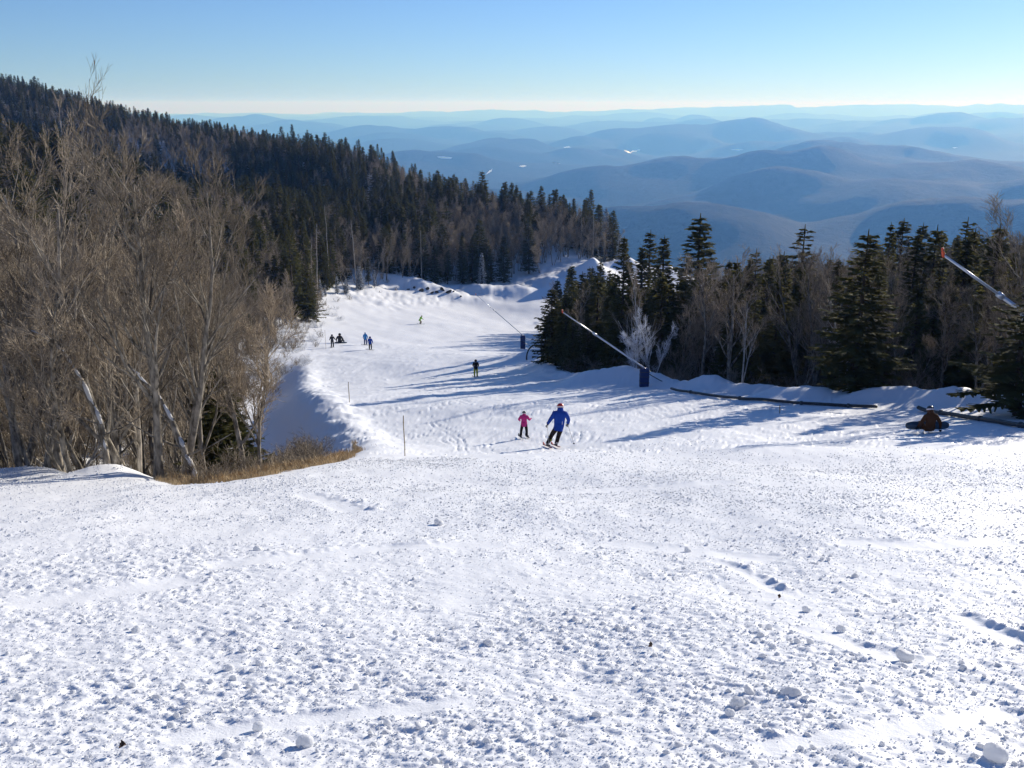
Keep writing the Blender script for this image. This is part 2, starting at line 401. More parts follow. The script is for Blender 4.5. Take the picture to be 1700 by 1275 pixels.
# ski marks: S-bends carved by skiers coming down the run, pressed into the grid of the slope
def carve(X, Y, A, Rr):
    D = np.zeros(X.shape); nf = int(72/0.080)+1
    lg = np.log(RR[4:])
    rnd = random.Random(11)
    def mark(x, y, d):
        r = math.hypot(x, y); a = math.degrees(math.atan2(x, y))
        if r < 3 or abs(a) > 35.5: return
        i = int(np.searchsorted(RR, r)); jf = (a+36)/0.080; j = int(jf)
        for jj, w in ((j, 1-(jf-j)), (j+1, jf-j)):
            D[i, jj] = min(D[i, jj], -d*(0.4+0.6*w))
        D[i, j+2] = max(D[i, j+2], d*0.5) if D[i, j+2] >= 0 else D[i, j+2]
        D[i, j-1] = max(D[i, j-1], d*0.5) if D[i, j-1] >= 0 else D[i, j-1]
    for k in range(560):
        y = 34+110*rnd.random()**1.1; w = 0.10+0.9*rnd.random()
        xl = np.interp(y, [34,45,61,85,120,165], [-1,-3,-8,-13,-20,-29]); xr = np.interp(y, [34,50,66,84,105,165], [20,14,8,3,1,2])
        x = xl+(xr-xl)*rnd.random(); h = math.pi*(1.5+rnd.uniform(-0.34, 0.30)); cur = rnd.uniform(-0.16, 0.16)
        L = rnd.uniform(5, 22); d = rnd.uniform(0.02, 0.05); tw = rnd.uniform(0.25, 0.5)
        n = int(L/0.07)
        for s in range(n):
            if rnd.random() < 0.004: cur = -cur
            h += cur*0.07; x += math.cos(h)*0.07; y -= math.sin(h)*0.07*-1
            if y < 30: break
            e = min(1, s/20, (n-s)/20)
            mark(x, y, d*e); mark(x+tw*abs(math.sin(h)), y+tw*math.cos(h)*.5, d*e)
    return D
def slope_z(X, Y, A, Rr):
    Z = np.empty(X.shape)
    s0 = np.searchsorted(RR, 700)
    Z[:s0] = ground0(X[:s0], Y[:s0]); Z[s0:] = ground0(X[s0:], Y[s0:])
    k = np.searchsorted(RR, 46)
    nf = int(72/0.080)+1
    Z[:k] += relief(X[:k], Y[:k])
    m = np.searchsorted(RR, 160)
    rough = 0.012*fbm(X[:m]/0.5, Y[:m]/1.3, 3, 77)
    Z[:m] += rough
    Z += carve(X, Y, A, Rr)
    return Z
slope = obj('snow_slope', polar_mesh('snow_slope', RR, AA, slope_z, M_snow)); tag(slope, 'white groomed ski run and snowy mountainside', 'snow', kind='structure')

def far_mat():
    m, t, b = new_mat('far_forest')
    b.inputs['Roughness'].default_value = 0.95; b.inputs['Specular IOR Level'].default_value = 0.05
    g = t.nodes.new('ShaderNodeNewGeometry')
    def noise(s, d, rg):
        n = t.nodes.new('ShaderNodeTexNoise'); n.inputs['Scale'].default_value = s; n.inputs['Detail'].default_value = d; n.inputs['Roughness'].default_value = rg
        t.links.new(g.outputs['Position'], n.inputs['Vector']); return n
    n1 = noise(0.0016, 6, 0.6); n2 = noise(0.02, 5, 0.75); n3 = noise(0.0007, 4, 0.6)
    cr = t.nodes.new('ShaderNodeValToRGB'); e = cr.color_ramp.elements
    e[0].position = 0.38; e[0].color = (0.005, 0.008, 0.007, 1); e[1].position = 0.62; e[1].color = (0.015, 0.0145, 0.015, 1)
    t.links.new(n1.outputs['Fac'], cr.inputs[0])
    r2 = t.nodes.new('ShaderNodeValToRGB'); e = r2.color_ramp.elements
    e[0].position = 0.42; e[0].color = (0.25, 0.25, 0.25, 1); e[1].position = 0.64; e[1].color = (1.9, 1.9, 2.0, 1)
    t.links.new(n2.outputs['Fac'], r2.inputs[0])
    mx = t.nodes.new('ShaderNodeMix'); mx.data_type = 'RGBA'; mx.blend_type = 'MULTIPLY'; mx.inputs['Factor'].default_value = 1
    t.links.new(cr.outputs[0], mx.inputs['A']); t.links.new(r2.outputs[0], mx.inputs['B'])
    t.links.new(mx.outputs['Result'], b.inputs['Base Color'])
    bp = t.nodes.new('ShaderNodeBump'); bp.inputs['Strength'].default_value = 0.6; bp.inputs['Distance'].default_value = 30
    t.links.new(n2.outputs['Fac'], bp.inputs['Height']); t.links.new(bp.outputs[0], b.inputs['Normal'])
    return m
M_far = far_mat()
VR = np.concatenate([[1000, 1150], np.geomspace(1290, 64000, 250)])
VA = angles(40, 0.125, 8)
val = obj('valley_hills', polar_mesh('valley_hills', VR, VA, lambda X, Y, A, Rr: ground_far(X, Y)-np.where(Rr < 1299, 8.0, 0.0), M_far))
tag(val, 'hazy blue forested hills rolling to the horizon', 'hills', kind='structure')
def hit_far(px, py):
    v = ray(px, py); t = np.geomspace(1500, 60000, 4000)
    g = v[2]*t+EYE-ground_far(v[0]*t, v[1]*t); i = int(np.argmax(g < 0)); return np.array([v[0]*t[i], v[1]*t[i]])
M_lake = snow_mat('lake_snow', 0.01, 0.5)
def snow_field(pxs, label):
    """a snow covered clearing or lake: a sheet laid over the valley floor"""
    c = np.array([hit_far(*p) for p in pxs]); c = c.mean(0)+(c-c.mean(0))*0.62
    ctr = c.mean(0); n = 40; out = []
    ring = []
    for i in range(len(c)):
        a, b = c[i], c[(i+1) % len(c)]
        for s in np.linspace(0, 1, 8)[:-1]: ring.append(a+(b-a)*s)
    ring = np.array(ring); ring = ring+((ring-ctr)*0.55*fbm(ring[:, 0]/150, ring[:, 1]/150, 3, 4)[:, None])
    v = [ctr]; f = []; K = 6; m = len(ring)
    for k in range(1, K+1): v += list(ctr+(ring-ctr)*k/K)
    v = np.array(v); z = ground_far(v[:, 0], v[:, 1])+14
    f3 = [(0, 1+(i+1) % m, 1+i) for i in range(m)]
    f4 = [(1+k*m+i, 1+k*m+(i+1) % m, 1+(k+1)*m+(i+1) % m, 1+(k+1)*m+i) for k in range(K-1) for i in range(m)]
    o = obj('snow_field', mesh_np('snow_field', np.c_[v, z], [np.array(f4), np.array(f3)], M_lake, True))
    tag(o, label, 'snow field', 'snow covered clearings in the valley', 'structure')
for k, L in enumerate([
    [(717,262),(730,260),(742,263),(757,264),(750,267),(733,267)], [(803,296),(812,283),(822,278),(820,283),(812,290)], [(860,279),(872,275),(879,278),(868,281)],
    [(912,272),(928,268),(934,269),(922,273)], [(930,244),(945,239),(953,240),(940,245)], [(1036,251),(1050,248),(1064,250),(1050,252)], 
    [(1210,251),(1225,249),(1240,251),(1226,253)], [(1575,247),(1588,244),(1594,247),(1582,250)]]):
    snow_field(L, 'white snow covered clearing in the hazy valley floor')

# ------------------------------------------------------------------ haze: the air over the valley
def haze():
    W = 70000; mb = MB(); mb.box((-W, -W, FLOOR-330), (W, W, 130))
    m = bpy.data.materials.new('haze_air'); m.use_nodes = True; t = m.node_tree; t.nodes.clear()
    o = t.nodes.new('ShaderNodeOutputMaterial'); v = t.nodes.new('ShaderNodeVolumePrincipled')
    v.inputs['Color'].default_value = (0.155, 0.40, 0.97, 1); v.inputs['Density'].default_value = 1.1e-4; v.inputs['Absorption Color'].default_value = (1, 1, 1, 1); v.inputs['Anisotropy'].default_value = 0.2
    t.links.new(v.outputs[0], o.inputs['Volume'])
    h = mb.build('haze', m); tag(h, 'pale blue haze filling the air over the valley', 'haze', kind='stuff')
    return h
haze()
# ------------------------------------------------------------------ trees
def bark_mat(name, dark, light, snow=0.0, scale=6.0):
    m, t, b = new_mat(name); b.inputs['Roughness'].default_value = 0.85; b.inputs['Specular IOR Level'].default_value = 0.2
    tcn = t.nodes.new('ShaderNodeTexCoord'); mp = t.nodes.new('ShaderNodeMapping'); mp.inputs['Scale'].default_value = (1, 1, 0.35)
    n = t.nodes.new('ShaderNodeTexNoise'); n.inputs['Scale'].default_value = scale; n.inputs['Detail'].default_value = 5; n.inputs['Roughness'].default_value = .65
    t.links.new(tcn.outputs['Object'], mp.inputs[0]); t.links.new(mp.outputs[0], n.inputs['Vector'])
    cr = t.nodes.new('ShaderNodeValToRGB'); e = cr.color_ramp.elements
    e[0].position = 0.38; e[0].color = (*dark, 1); e[1].position = 0.66; e[1].color = (*light, 1)
    t.links.new(n.outputs['Fac'], cr.inputs[0]); out = cr.outputs[0]
    oi = t.nodes.new('ShaderNodeObjectInfo')
    hv = t.nodes.new('ShaderNodeHueSaturation'); mr = t.nodes.new('ShaderNodeMapRange'); mr.inputs[3].default_value = 0.7; mr.inputs[4].default_value = 1.35
    t.links.new(oi.outputs['Random'], mr.inputs[0]); t.links.new(mr.outputs[0], hv.inputs['Value']); t.links.new(out, hv.inputs['Color']); out = hv.outputs[0]
    if snow:
        n2 = t.nodes.new('ShaderNodeTexNoise'); n2.inputs['Scale'].default_value = 3.0; n2.inputs['Detail'].default_value = 4
        g = t.nodes.new('ShaderNodeNewGeometry'); t.links.new(g.outputs['Position'], n2.inputs['Vector'])
        r2 = t.nodes.new('ShaderNodeMapRange'); r2.inputs[1].default_value = 1-snow-0.08; r2.inputs[2].default_value = 1-snow+0.08
        t.links.new(n2.outputs['Fac'], r2.inputs[0])
        mx = t.nodes.new('ShaderNodeMix'); mx.data_type = 'RGBA'; mx.inputs['B'].default_value = (0.8, 0.83, 0.88, 1)
        t.links.new(r2.outputs[0], mx.inputs['Factor']); t.links.new(out, mx.inputs['A']); out = mx.outputs['Result']
    t.links.new(out, b.inputs['Base Color'])
    bp = t.nodes.new('ShaderNodeBump'); bp.inputs['Strength'].default_value = 0.6; bp.inputs['Distance'].default_value = 0.03
    t.links.new(n.outputs['Fac'], bp.inputs['Height']); t.links.new(bp.outputs[0], b.inputs['Normal'])
    return m
def needle_mat(name, c0, c1, snow=0.0):
    m = bark_mat(name, c0, c1, snow, 1.6)
    m.node_tree.nodes['Principled BSDF'].inputs['Roughness'].default_value = 0.9
    m.node_tree.nodes['Principled BSDF'].inputs['Specular IOR Level'].default_value = 0.08
    return m
M_bark = bark_mat('grey_bark', (0.06, 0.051, 0.040), (0.35, 0.31, 0.25))
M_twig = bark_mat('brown_twigs', (0.12, 0.095, 0.070), (0.35, 0.295, 0.22))
M_birch = bark_mat('pale_bark', (0.19, 0.18, 0.165), (0.48, 0.46, 0.42))
M_greytwig = bark_mat('grey_twigs', (0.15, 0.118, 0.083), (0.41, 0.34, 0.25))
M_frost = bark_mat('frosted_wood', (0.26, 0.26, 0.265), (0.58, 0.59, 0.62), 0.56)
M_dead = bark_mat('weathered_wood', (0.19, 0.17, 0.15), (0.42, 0.39, 0.35))
M_sbark = bark_mat('spruce_bark', (0.03, 0.024, 0.018), (0.10, 0.08, 0.065))
M_needle = needle_mat('spruce_needles', (0.045, 0.052, 0.018), (0.125, 0.124, 0.045))
M_needle_sun = needle_mat('yellow_green_needles', (0.022, 0.032, 0.014), (0.060, 0.070, 0.030))
M_needle_snow = needle_mat('snowy_needles', (0.018, 0.028, 0.017), (0.05, 0.06, 0.035), 0.52)
M_needle_dust = needle_mat('dusted_needles', (0.014, 0.024, 0.013), (0.045, 0.058, 0.028), 0.40)

for _m in (M_needle, M_needle_sun, M_needle_dust): let_light_through(_m, .38, (0.17, 0.155, 0.05))
def unit(v): return v/(np.linalg.norm(v)+1e-9)
def segs_mesh(mb, P0, P1, R0, R1, n=3):
    """many separate thin tapering twigs at once"""
    P0 = np.asarray(P0, float); P1 = np.asarray(P1, float); R0 = np.asarray(R0, float); R1 = np.asarray(R1, float)
    t = P1-P0; t /= np.linalg.norm(t, axis=1, keepdims=True)+1e-9
    ref = np.where(np.abs(t[:, 2:3]) < .9, np.array([[0, 0, 1.]]), np.array([[1., 0, 0]]))
    u = np.cross(t, ref); u /= np.linalg.norm(u, axis=1, keepdims=True)+1e-9; w = np.cross(t, u)
    a = np.arange(n)*2*math.pi/n; ring = np.cos(a)[None, :, None]*u[:, None]+np.sin(a)[None, :, None]*w[:, None]
    v = np.concatenate([P0[:, None]+R0[:, None, None]*ring, P1[:, None]+R1[:, None, None]*ring], 1)
    m = len(P0); base = (np.arange(m)*2*n)[:, None]; j = np.arange(n)[None]; j2 = (j+1) % n
    f = np.stack([base+j, base+j2, base+n+j2, base+n+j], -1).reshape(-1, 4)
    mb.add(v.reshape(-1, 3), f)
def bare_tree(seed, H=9.0, stems=1, spread=0.55, lean=0.1, twigs=1.0, droop=0.0, trunk_r=0.11, first=0.3, levels=4):
    """returns (trunk mesh builder, crown mesh builder)"""
    r = random.Random(seed); T = MB(); C = MB(); S0 = []; S1 = []; A0 = []; A1 = []
    def path(p, d, L, n, wob, up):
        pts = [p]; d = unit(d)
        for i in range(n):
            d = unit(d+np.array([r.gauss(0, wob), r.gauss(0, wob), r.gauss(0, wob)*0.6+up])); pts.append(pts[-1]+d*L/n)
        return np.array(pts)
    def grow(p, d, L, rad, lev):
        n = (6, 5, 4, 3, 2)[min(lev, 4)]
        pts = path(p, d, L, n, (0.07, 0.12, 0.12, 0.11, 0.10)[min(lev, 4)], (0.05, 0.10, 0.11, 0.10, 0.07)[min(lev, 4)]-droop*lev*0.05)
        rr = np.linspace(rad, rad*(0.35 if lev else 0.22), n+1)
        if lev <= 2 and rad > .016: T.tube(pts, rr, 5 if lev < 2 else 4, cap=False)
        else:
            for i in range(n): S0.append(pts[i]); S1.append(pts[i+1]); A0.append(rr[i]); A1.append(rr[i+1])
        if lev >= levels: return
        k = int((7, 7, 6, 5)[min(lev, 3)]*twigs*r.uniform(.8, 1.25)+0.5)
        kids(pts, rr, L, lev, k, 0.22)
    def kids(pts, rr, L, lev, k, lo):
        n = len(pts)-1
        for q in range(k):
            s = lo+(1-lo)*((q+r.random())/k); s = min(s, 0.985); i = min(int(s*n), n-1); fr = s*n-i
            p = pts[i]+(pts[i+1]-pts[i])*fr; d = unit(pts[i+1]-pts[i])
            side = unit(np.cross(d, np.array([r.gauss(0, 1), r.gauss(0, 1), r.gauss(0, 1)])))
            ang = r.uniform(0.45, 1.0)*spread*1.7
            nd = d*math.cos(ang)+side*math.sin(ang)
            l2 = L*(0.62-0.34*s)*r.uniform(.7, 1.25); ra = max((rr[i]+(rr[i+1]-rr[i])*fr)*0.58, 0.0045)
            grow(p, nd, max(l2, 0.28), ra, lev+1)
    for st in range(stems):
        a = r.uniform(0, 6.28); ln = lean*r.uniform(.4, 1.2)+(0.16 if stems > 1 else 0)
        h = H*(1 if st == 0 else r.uniform(.65, .95)); b = np.array([0.12*math.cos(a)*(stems > 1), 0.12*math.sin(a)*(stems > 1), -0.4])
        pts = path(b, np.array([math.cos(a)*ln, math.sin(a)*ln, 1.0]), h, 9, 0.055, 0.02)
        rr = trunk_r*(1 if st == 0 else .75)*np.linspace(1, 0.16, 10)**0.9; rr[0] *= 1.35
        T.tube(pts, rr, 7, cap=False)
        kids(pts, rr, h*0.62, 0, int((10+H*0.5)*twigs**0.5), first)
    segs_mesh(C, S0, S1, np.maximum(A0, 0.0060), np.maximum(A1, 0.0036), 3)
    return T, C
def spruce(seed, H=11.0, Rb=1.9, dens=1.0, bare=0.06, ragged=0.2, bend=0.0):
    r = random.Random(seed); T = MB(); C = MB()
    zz = np.linspace(-0.5, H, 10); bx = bend*np.sin(zz/H*2.2)
    T.tube(np.c_[bx, bx*0.4, zz], np.linspace(H*0.013+0.03, 0.015, 10), 6, cap=False)
    V = []; F = []
    def quad(a, b, w0, w1, nrm):
        d = b-a; s = unit(np.cross(d, nrm)); i = len(V)
        V.extend([a-s*w0, a+s*w0, b+s*w1, b-s*w1]); F.append((i, i+1, i+2, i+3))
    z = H*bare; S0 = []; S1 = []
    while z < H*0.985:
        t = z/H; L = Rb*((1-t)**0.82)*(0.55+0.45*min(1, t/0.18))+0.10
        nb = max(4, int((7.5-2.2*t)*dens)); a0 = r.uniform(0, 6.28)
        for k in range(nb):
            if r.random() < ragged*0.35: continue
            a = a0+6.283*k/nb+r.uniform(-.35, .35); l = L*r.uniform(1-ragged*1.8, 1+ragged*0.9)
            if l < 0.08: continue
            up = 0.55*t-0.28+r.uniform(-.14, .14)
            dirh = np.array([math.cos(a), math.sin(a), 0]); n = max(2, int(l/0.30)+1)
            p = np.array([bend*math.sin(t*2.2), 0.4*bend*math.sin(t*2.2), z+r.uniform(-.1, .1)])
            pts = [p]
            for i in range(n):
                q = (i+1)/n; sl = up+0.42*(q-0.45)
                pts.append(pts[-1]+(dirh+np.array([0, 0, sl]))*l/n)
            S0.append(pts[0]); S1.append(pts[min(2, n)])
            side = np.array([-dirh[1], dirh[0], 0])
            for i in range(n):
                q = i/n; w = (0.10+0.16*(1-q))*min(1.0, 0.5+l*0.45)
                nrm = unit(np.array([0, 0, 1.])+0.5*side*r.uniform(-1, 1)+0.3*dirh*r.uniform(-1, 1))
                if q > 0.16 or t > .8: quad(pts[i], pts[i+1]+dirh*0.06, w*0.75, w*(0.25 if i == n-1 else .6), nrm)
                if q < 0.1: continue
                for sgn in (-1, 1):          # side sprays with hanging twiglets
                    for rep in range(3):
                        sl = (0.20+0.40*l*(1-q)*0.55)*r.uniform(.55, 1.2); o = pts[i]+(pts[i+1]-pts[i])*r.random()
                        e = o+(side*sgn*r.uniform(.6, 1)+dirh*r.uniform(.25, .9)+np.array([0, 0, r.uniform(-.55, .12)]))*sl
                        quad(o, e, 0.07+0.06*r.random(), 0.03, unit(np.array([r.gauss(0, .5), r.gauss(0, .5), 1])))
        z += (0.20+0.16*(1-t))*r.uniform(.75, 1.25)/dens
    top = np.array([bend*math.sin(2.2), 0.4*bend*math.sin(2.2), H])
    for k in range(5):
        a = k*1.26; quad(top-np.array([0, 0, 0.55]), top+np.array([0, 0, 0.18]), .05, .012, np.array([math.cos(a), math.sin(a), 0.1]))
    C.add(np.array(V), np.array(F))
    segs_mesh(T, S0, S1, np.full(len(S0), .022), np.full(len(S0), .008), 3)
    return T, C
# prototype shapes, shared by the copies
SPR = []
for k, (h, rb, dn, ba, rg, bd) in enumerate([(11, 2.15, 1.05, .04, .22, 0), (12, 1.55, 1.05, .08, .24, .12), (10, 2.3, 1.0, .02, .2, 0), (13, 1.8, 1.0, .12, .32, -.15), (9, 1.35, 1.1, .05, .2, 0), (11, 2.3, .85, .10, .42, .2), (12, 1.25, 1.15, .16, .26, -.1)]):
    T, C = spruce(100+k, h, rb, dn, ba, rg, bd)
    SPR.append((h, T.mesh('trunk', M_sbark), C.mesh('crown', M_needle)))
BARE = []
for k, (h, st, sp, ln, tw, tr, fi) in enumerate([(9, 1, .46, .12, .84, .14, .26), (10, 2, .42, .15, .76, .13, .28), (8, 3, .42, .12, .72, .10, .22), (10.5, 1, .42, .2, .86, .16, .3), (7, 2, .48, .2, .84, .09, .2), (9.5, 1, .50, .08, .84, .15, .34), (11, 2, .38, .1, .74, .13, .36), (11, 2, .38, .16, .55, .14, .25)]):
    T, C = bare_tree(300+k, h, st, sp, ln, tw, 0, tr, fi)
    h = float(max(np.vstack(C.v)[:, 2].max(), np.vstack(T.v)[:, 2].max()))
    BARE.append((h, T.mesh('trunk', M_bark), C.mesh('crown', M_twig)))
print('tris spruce', sum(len(c.polygons)*2 for _, t, c in SPR), 'bare', sum(len(c.polygons)*2 for _, t, c in BARE))
NAMES = {'spruce_tree': SPR, 'bare_tree': BARE}
def gz(x, y): return float(ground0(np.array([x]), np.array([y]))[0])
def put_tree(kind, var, x, y, h, label, group=None, rot=None, mats=None, tilt=(0, 0), wide=1.0, z=None, cat='tree'):
    H, tm, cm = NAMES[kind][var]
    e = bpy.data.objects.new(kind, None); col.objects.link(e); e.empty_display_size = 0.3
    s = h/H; e.location = (x, y, (gz(x, y) if z is None else z)-0.05); e.scale = (s*wide, s*wide, s)
    e.rotation_euler = (tilt[0], tilt[1], random.uniform(0, 6.28) if rot is None else rot)
    for nm, me, i in (('trunk', tm, 0), ('crown', cm, 1)):
        o = bpy.data.objects.new(nm, me); col.objects.link(o); o.parent = e
        if mats:
            o.material_slots[0].link = 'OBJECT'; o.material_slots[0].material = mats[i]
    tag(e, label, cat, group)
    return e
# ------------------------------------------------------------------ where the trees stand
def px_of(x, y, z):
    v = np.array([x, y, z-EYE]); d = v[1]*math.cos(PITCH)-v[2]*math.sin(PITCH); u = v[1]*math.sin(PITCH)+v[2]*math.cos(PITCH)
    return 850+FPX*v[0]/d, 637.5-FPX*u/d, d
placed = []          # (x, y) of trees set by hand, so that the scattered ones keep away
def tree_at(kind, var, px, py, d, top, label, **kw):
    if kind == 'spruce_tree' and 'wide' not in kw: kw['wide'] = 1.55
    """a tree whose foot stands on the ground under photo point (px, py) at depth d and whose tip reaches photo row top"""
    x, y, _ = P(px, py, d) if d else hit(px, py)
    z = gz(x, y); v = ray(px, top)
    h = v[2]/v[1]*y+EYE-z
    placed.append((x, y)); h = max(h, 1.0)
    return put_tree(kind, var, x, y, h, label, **kw)
BM = (M_birch, M_greytwig); GM = (M_bark, M_greytwig); FM = (M_frost, M_frost)
SN = (M_sbark, M_needle_snow); SD = (M_sbark, M_needle_dust)
# right hand wood, the trees one can pick out
tree_at('spruce_tree', 0, 1150, 610, 92, 357, 'tall dark spruce with a broad crown, highest above the snow gun in the right wood')
tree_at('spruce_tree', 5, 1318, 610, 100, 376, 'ragged dark spruce with a knobbly top against the blue valley')
tree_at('spruce_tree', 2, 1415, 660, 56, 383, 'tall dense spruce with long lower boughs behind the black pipe')
tree_at('spruce_tree', 0, 1480, 560, 125, 364, 'slim pointed spruce on the right skyline, left of a shorter twin')
tree_at('spruce_tree', 4, 1512, 560, 125, 372, 'small dark pointed spruce on the right skyline beside a taller one', wide=1.3)
tree_at('spruce_tree', 5, 1688, 695, 43, 470, 'large dark spruce with drooping boughs at the right picture edge', wide=2.3)
tree_at('spruce_tree', 2, 1735, 690, 46, 430, 'big spruce cut off by the right edge behind the snow lance', wide=1.3)
tree_at('spruce_tree', 1, 1076, 560, 135, 384, 'thin spruce at the left end of the right wood skyline')
tree_at('spruce_tree', 6, 1098, 560, 130, 392, 'narrow spruce just left of the tall broad spruce')
tree_at('spruce_tree', 3, 1058, 570, 125, 410, 'leaning scraggy spruce over the snowy gap in the right wood')
tree_at('spruce_tree', 4, 1440, 560, 130, 402, 'short pointed spruce tip right of the dense tall spruce')
tree_at('spruce_tree', 4, 1545, 540, 140, 385, 'small lone spruce tip right of the skyline pair')
tree_at('spruce_tree', 6, 1570, 540, 140, 392, 'tiny spruce tip behind the orange lance head')
tree_at('spruce_tree', 4, 1594, 540, 140, 382, 'pointed spruce tip just right of the orange lance head')
tree_at('spruce_tree', 0, 1606, 540, 150, 386, 'dark spruce tip, second to the right of the orange lance head')
tree_at('spruce_tree', 6, 1620, 540, 150, 392, 'dark spruce tip, third to the right of the orange lance head')
tree_at('spruce_tree', 2, 1255, 640, 72, 500, 'half grown spruce in the lower middle of the right wood')
tree_at('spruce_tree', 0, 1205, 640, 75, 530, 'half grown spruce behind the end of the black pipe')
# island behind the snow gun
tree_at('spruce_tree', 2, 915, 600, 100, 478, 'leftmost spruce of the island, its boughs reaching over the run')
tree_at('spruce_tree', 0, 938, 606, 96, 488, 'dark spruce behind the orange tip of the middle snow lance')
tree_at('spruce_tree', 1, 962, 606, 98, 452, 'pointed spruce left of the centre of the island')
tree_at('spruce_tree', 2, 990, 606, 98, 455, 'full spruce in the middle of the island')
tree_at('spruce_tree', 4, 1016, 608, 92, 470, 'dark spruce right of the centre of the island')
tree_at('spruce_tree', 3, 1036, 608, 96, 432, 'tall scraggy spruce at the right end of the island')
tree_at('spruce_tree', 2, 925, 596, 112, 500, 'low spruce behind the left end of the island', wide=1.2)
tree_at('spruce_tree', 2, 975, 606, 88, 520, 'low dense spruce in front of the island', wide=1.3)
tree_at('spruce_tree', 2, 1000, 606, 88, 530, 'bushy low spruce behind the crest of ploughed snow', wide=1.3)
tree_at('spruce_tree', 2, 950, 606, 90, 525, 'bushy low spruce under the middle snow lance', wide=1.3)
tree_at('bare_tree', 3, 1062, 615, 78, 430, 'tall bare birch with pale forked stems behind the snow gun', mats=BM, wide=.8)
tree_at('bare_tree', 4, 1060, 612, 76, 510, 'white frosted small tree beside the blue snow gun box', mats=FM)
tree_at('bare_tree', 2, 1085, 618, 76, 505, 'frost covered young birch right behind the blue snow gun box', mats=FM, wide=.8)
tree_at('bare_tree', 6, 1230, 640, 66, 470, 'bare birch with a white crooked stem in the right wood', mats=BM)
tree_at('bare_tree', 1, 1330, 650, 62, 480, 'grey bare tree with steep branches left of the dense spruce', mats=GM)
tree_at('bare_tree', 6, 1500, 655, 60, 470, 'grey leafless tree right of the dense spruce', mats=GM, wide=1.1)
tree_at('bare_tree', 0, 1690, 680, 52, 312, 'big gnarled bare tree rising above the right skyline at the edge', mats=GM, wide=1.1)
tree_at('bare_tree', 5, 1560, 660, 56, 450, 'bare grey tree under the orange tipped lance', mats=GM)
tree_at('bare_tree', 1, 1620, 665, 52, 430, 'twiggy grey tree behind the lance at right', mats=GM)
# left thicket, nearest trees
tree_at('bare_tree', 7, 15, 820, 24, 140, 'big bare tree at the left edge with pale lichen on its limbs', mats=GM)
tree_at('bare_tree', 7, 70, 815, 23.5, 78, 'tallest bare tree at left, one thin branch high against the sky', wide=.8, rot=2.0)
tree_at('bare_tree', 0, 265, 815, 21.5, 162, 'thick bare tree behind the dip in the snow rim, crown against the skyline')
tree_at('bare_tree', 1, 290, 812, 22, 215, 'forked bare tree right of the thick trunk behind the snow rim')
tree_at('bare_tree', 5, 40, 800, 24, 230, 'dense twiggy bare tree at the far left of the thicket')
tree_at('bare_tree', 2, 175, 800, 25, 260, 'many stemmed bare tree between the two snow streaked leaning trunks')
tree_at('bare_tree', 0, 345, 800, 27, 330, 'bare tree at the right end of the near thicket above the dry grass', wide=.8)
tree_at('bare_tree', 4, 120, 800, 23, 330, 'low twiggy bare tree behind the snow mound')
tree_at('bare_tree', 4, 355, 770, 36, 450, 'small bare tree beside the gully above the tan grass', wide=.7)
tree_at('bare_tree', 4, 372, 720, 55, 480, 'rounded twiggy tree overhanging the gully', wide=.7)
tree_at('spruce_tree', 2, 372, 775, 30, 610, 'small dark spruce bush at the right foot of the bare thicket', wide=1.7)
tree_at('bare_tree', 0, 112, 800, 25, 185, 'bare tree with a wide crown between the high thin branch and the thick trunk')
tree_at('bare_tree', 3, 190, 800, 26, 200, 'tall bare tree directly above the left leaning trunk')
tree_at('bare_tree', 1, 232, 805, 24, 215, 'forked bare tree just left of the thick trunk')
tree_at('bare_tree', 5, 335, 800, 30, 240, 'bare tree with a spreading crown at the right of the skyline trees', wide=.75)
tree_at('bare_tree', 6, 352, 780, 40, 330, 'slender bare tree at the right shoulder of the thicket', wide=.6)
# near edge of the hill forest
tree_at('spruce_tree', 2, 505, 505, 0, 440, 'dark bushy spruce at the foot of the snowy bank', wide=1.3)
SNOWY = [(532,497,196,462,1.1),(560,488,212,455,1.2),(598,480,225,440,1.3),(622,478,230,448,1.2),(500,518,178,485,1.5),(515,510,182,488,1.4),(480,500,190,462,1.2),(575,486,218,462,1.4),(540,492,200,470,1.5),(800,468,255,420,1.1),(1005,400,300,345,1.0),(1028,420,296,388,1.2),(1035,425,294,395,1.1)]
ORD2 = ['first', 'second', 'third', 'fourth', 'fifth', 'sixth', 'seventh', 'eighth', 'ninth', 'tenth', 'eleventh', 'twelfth', 'thirteenth', 'fourteenth']
for k, (a, b, d, tp, w) in enumerate(SNOWY):
    tree_at('spruce_tree', k % 5, a, b, d if a > 700 else 0, tp, 'small snow plastered spruce at the far forest edge, %s from the left' % ORD2[sorted(q_[0] for q_ in SNOWY).index(a)], group='snow plastered small spruces at the forest edge', mats=SN, wide=w)
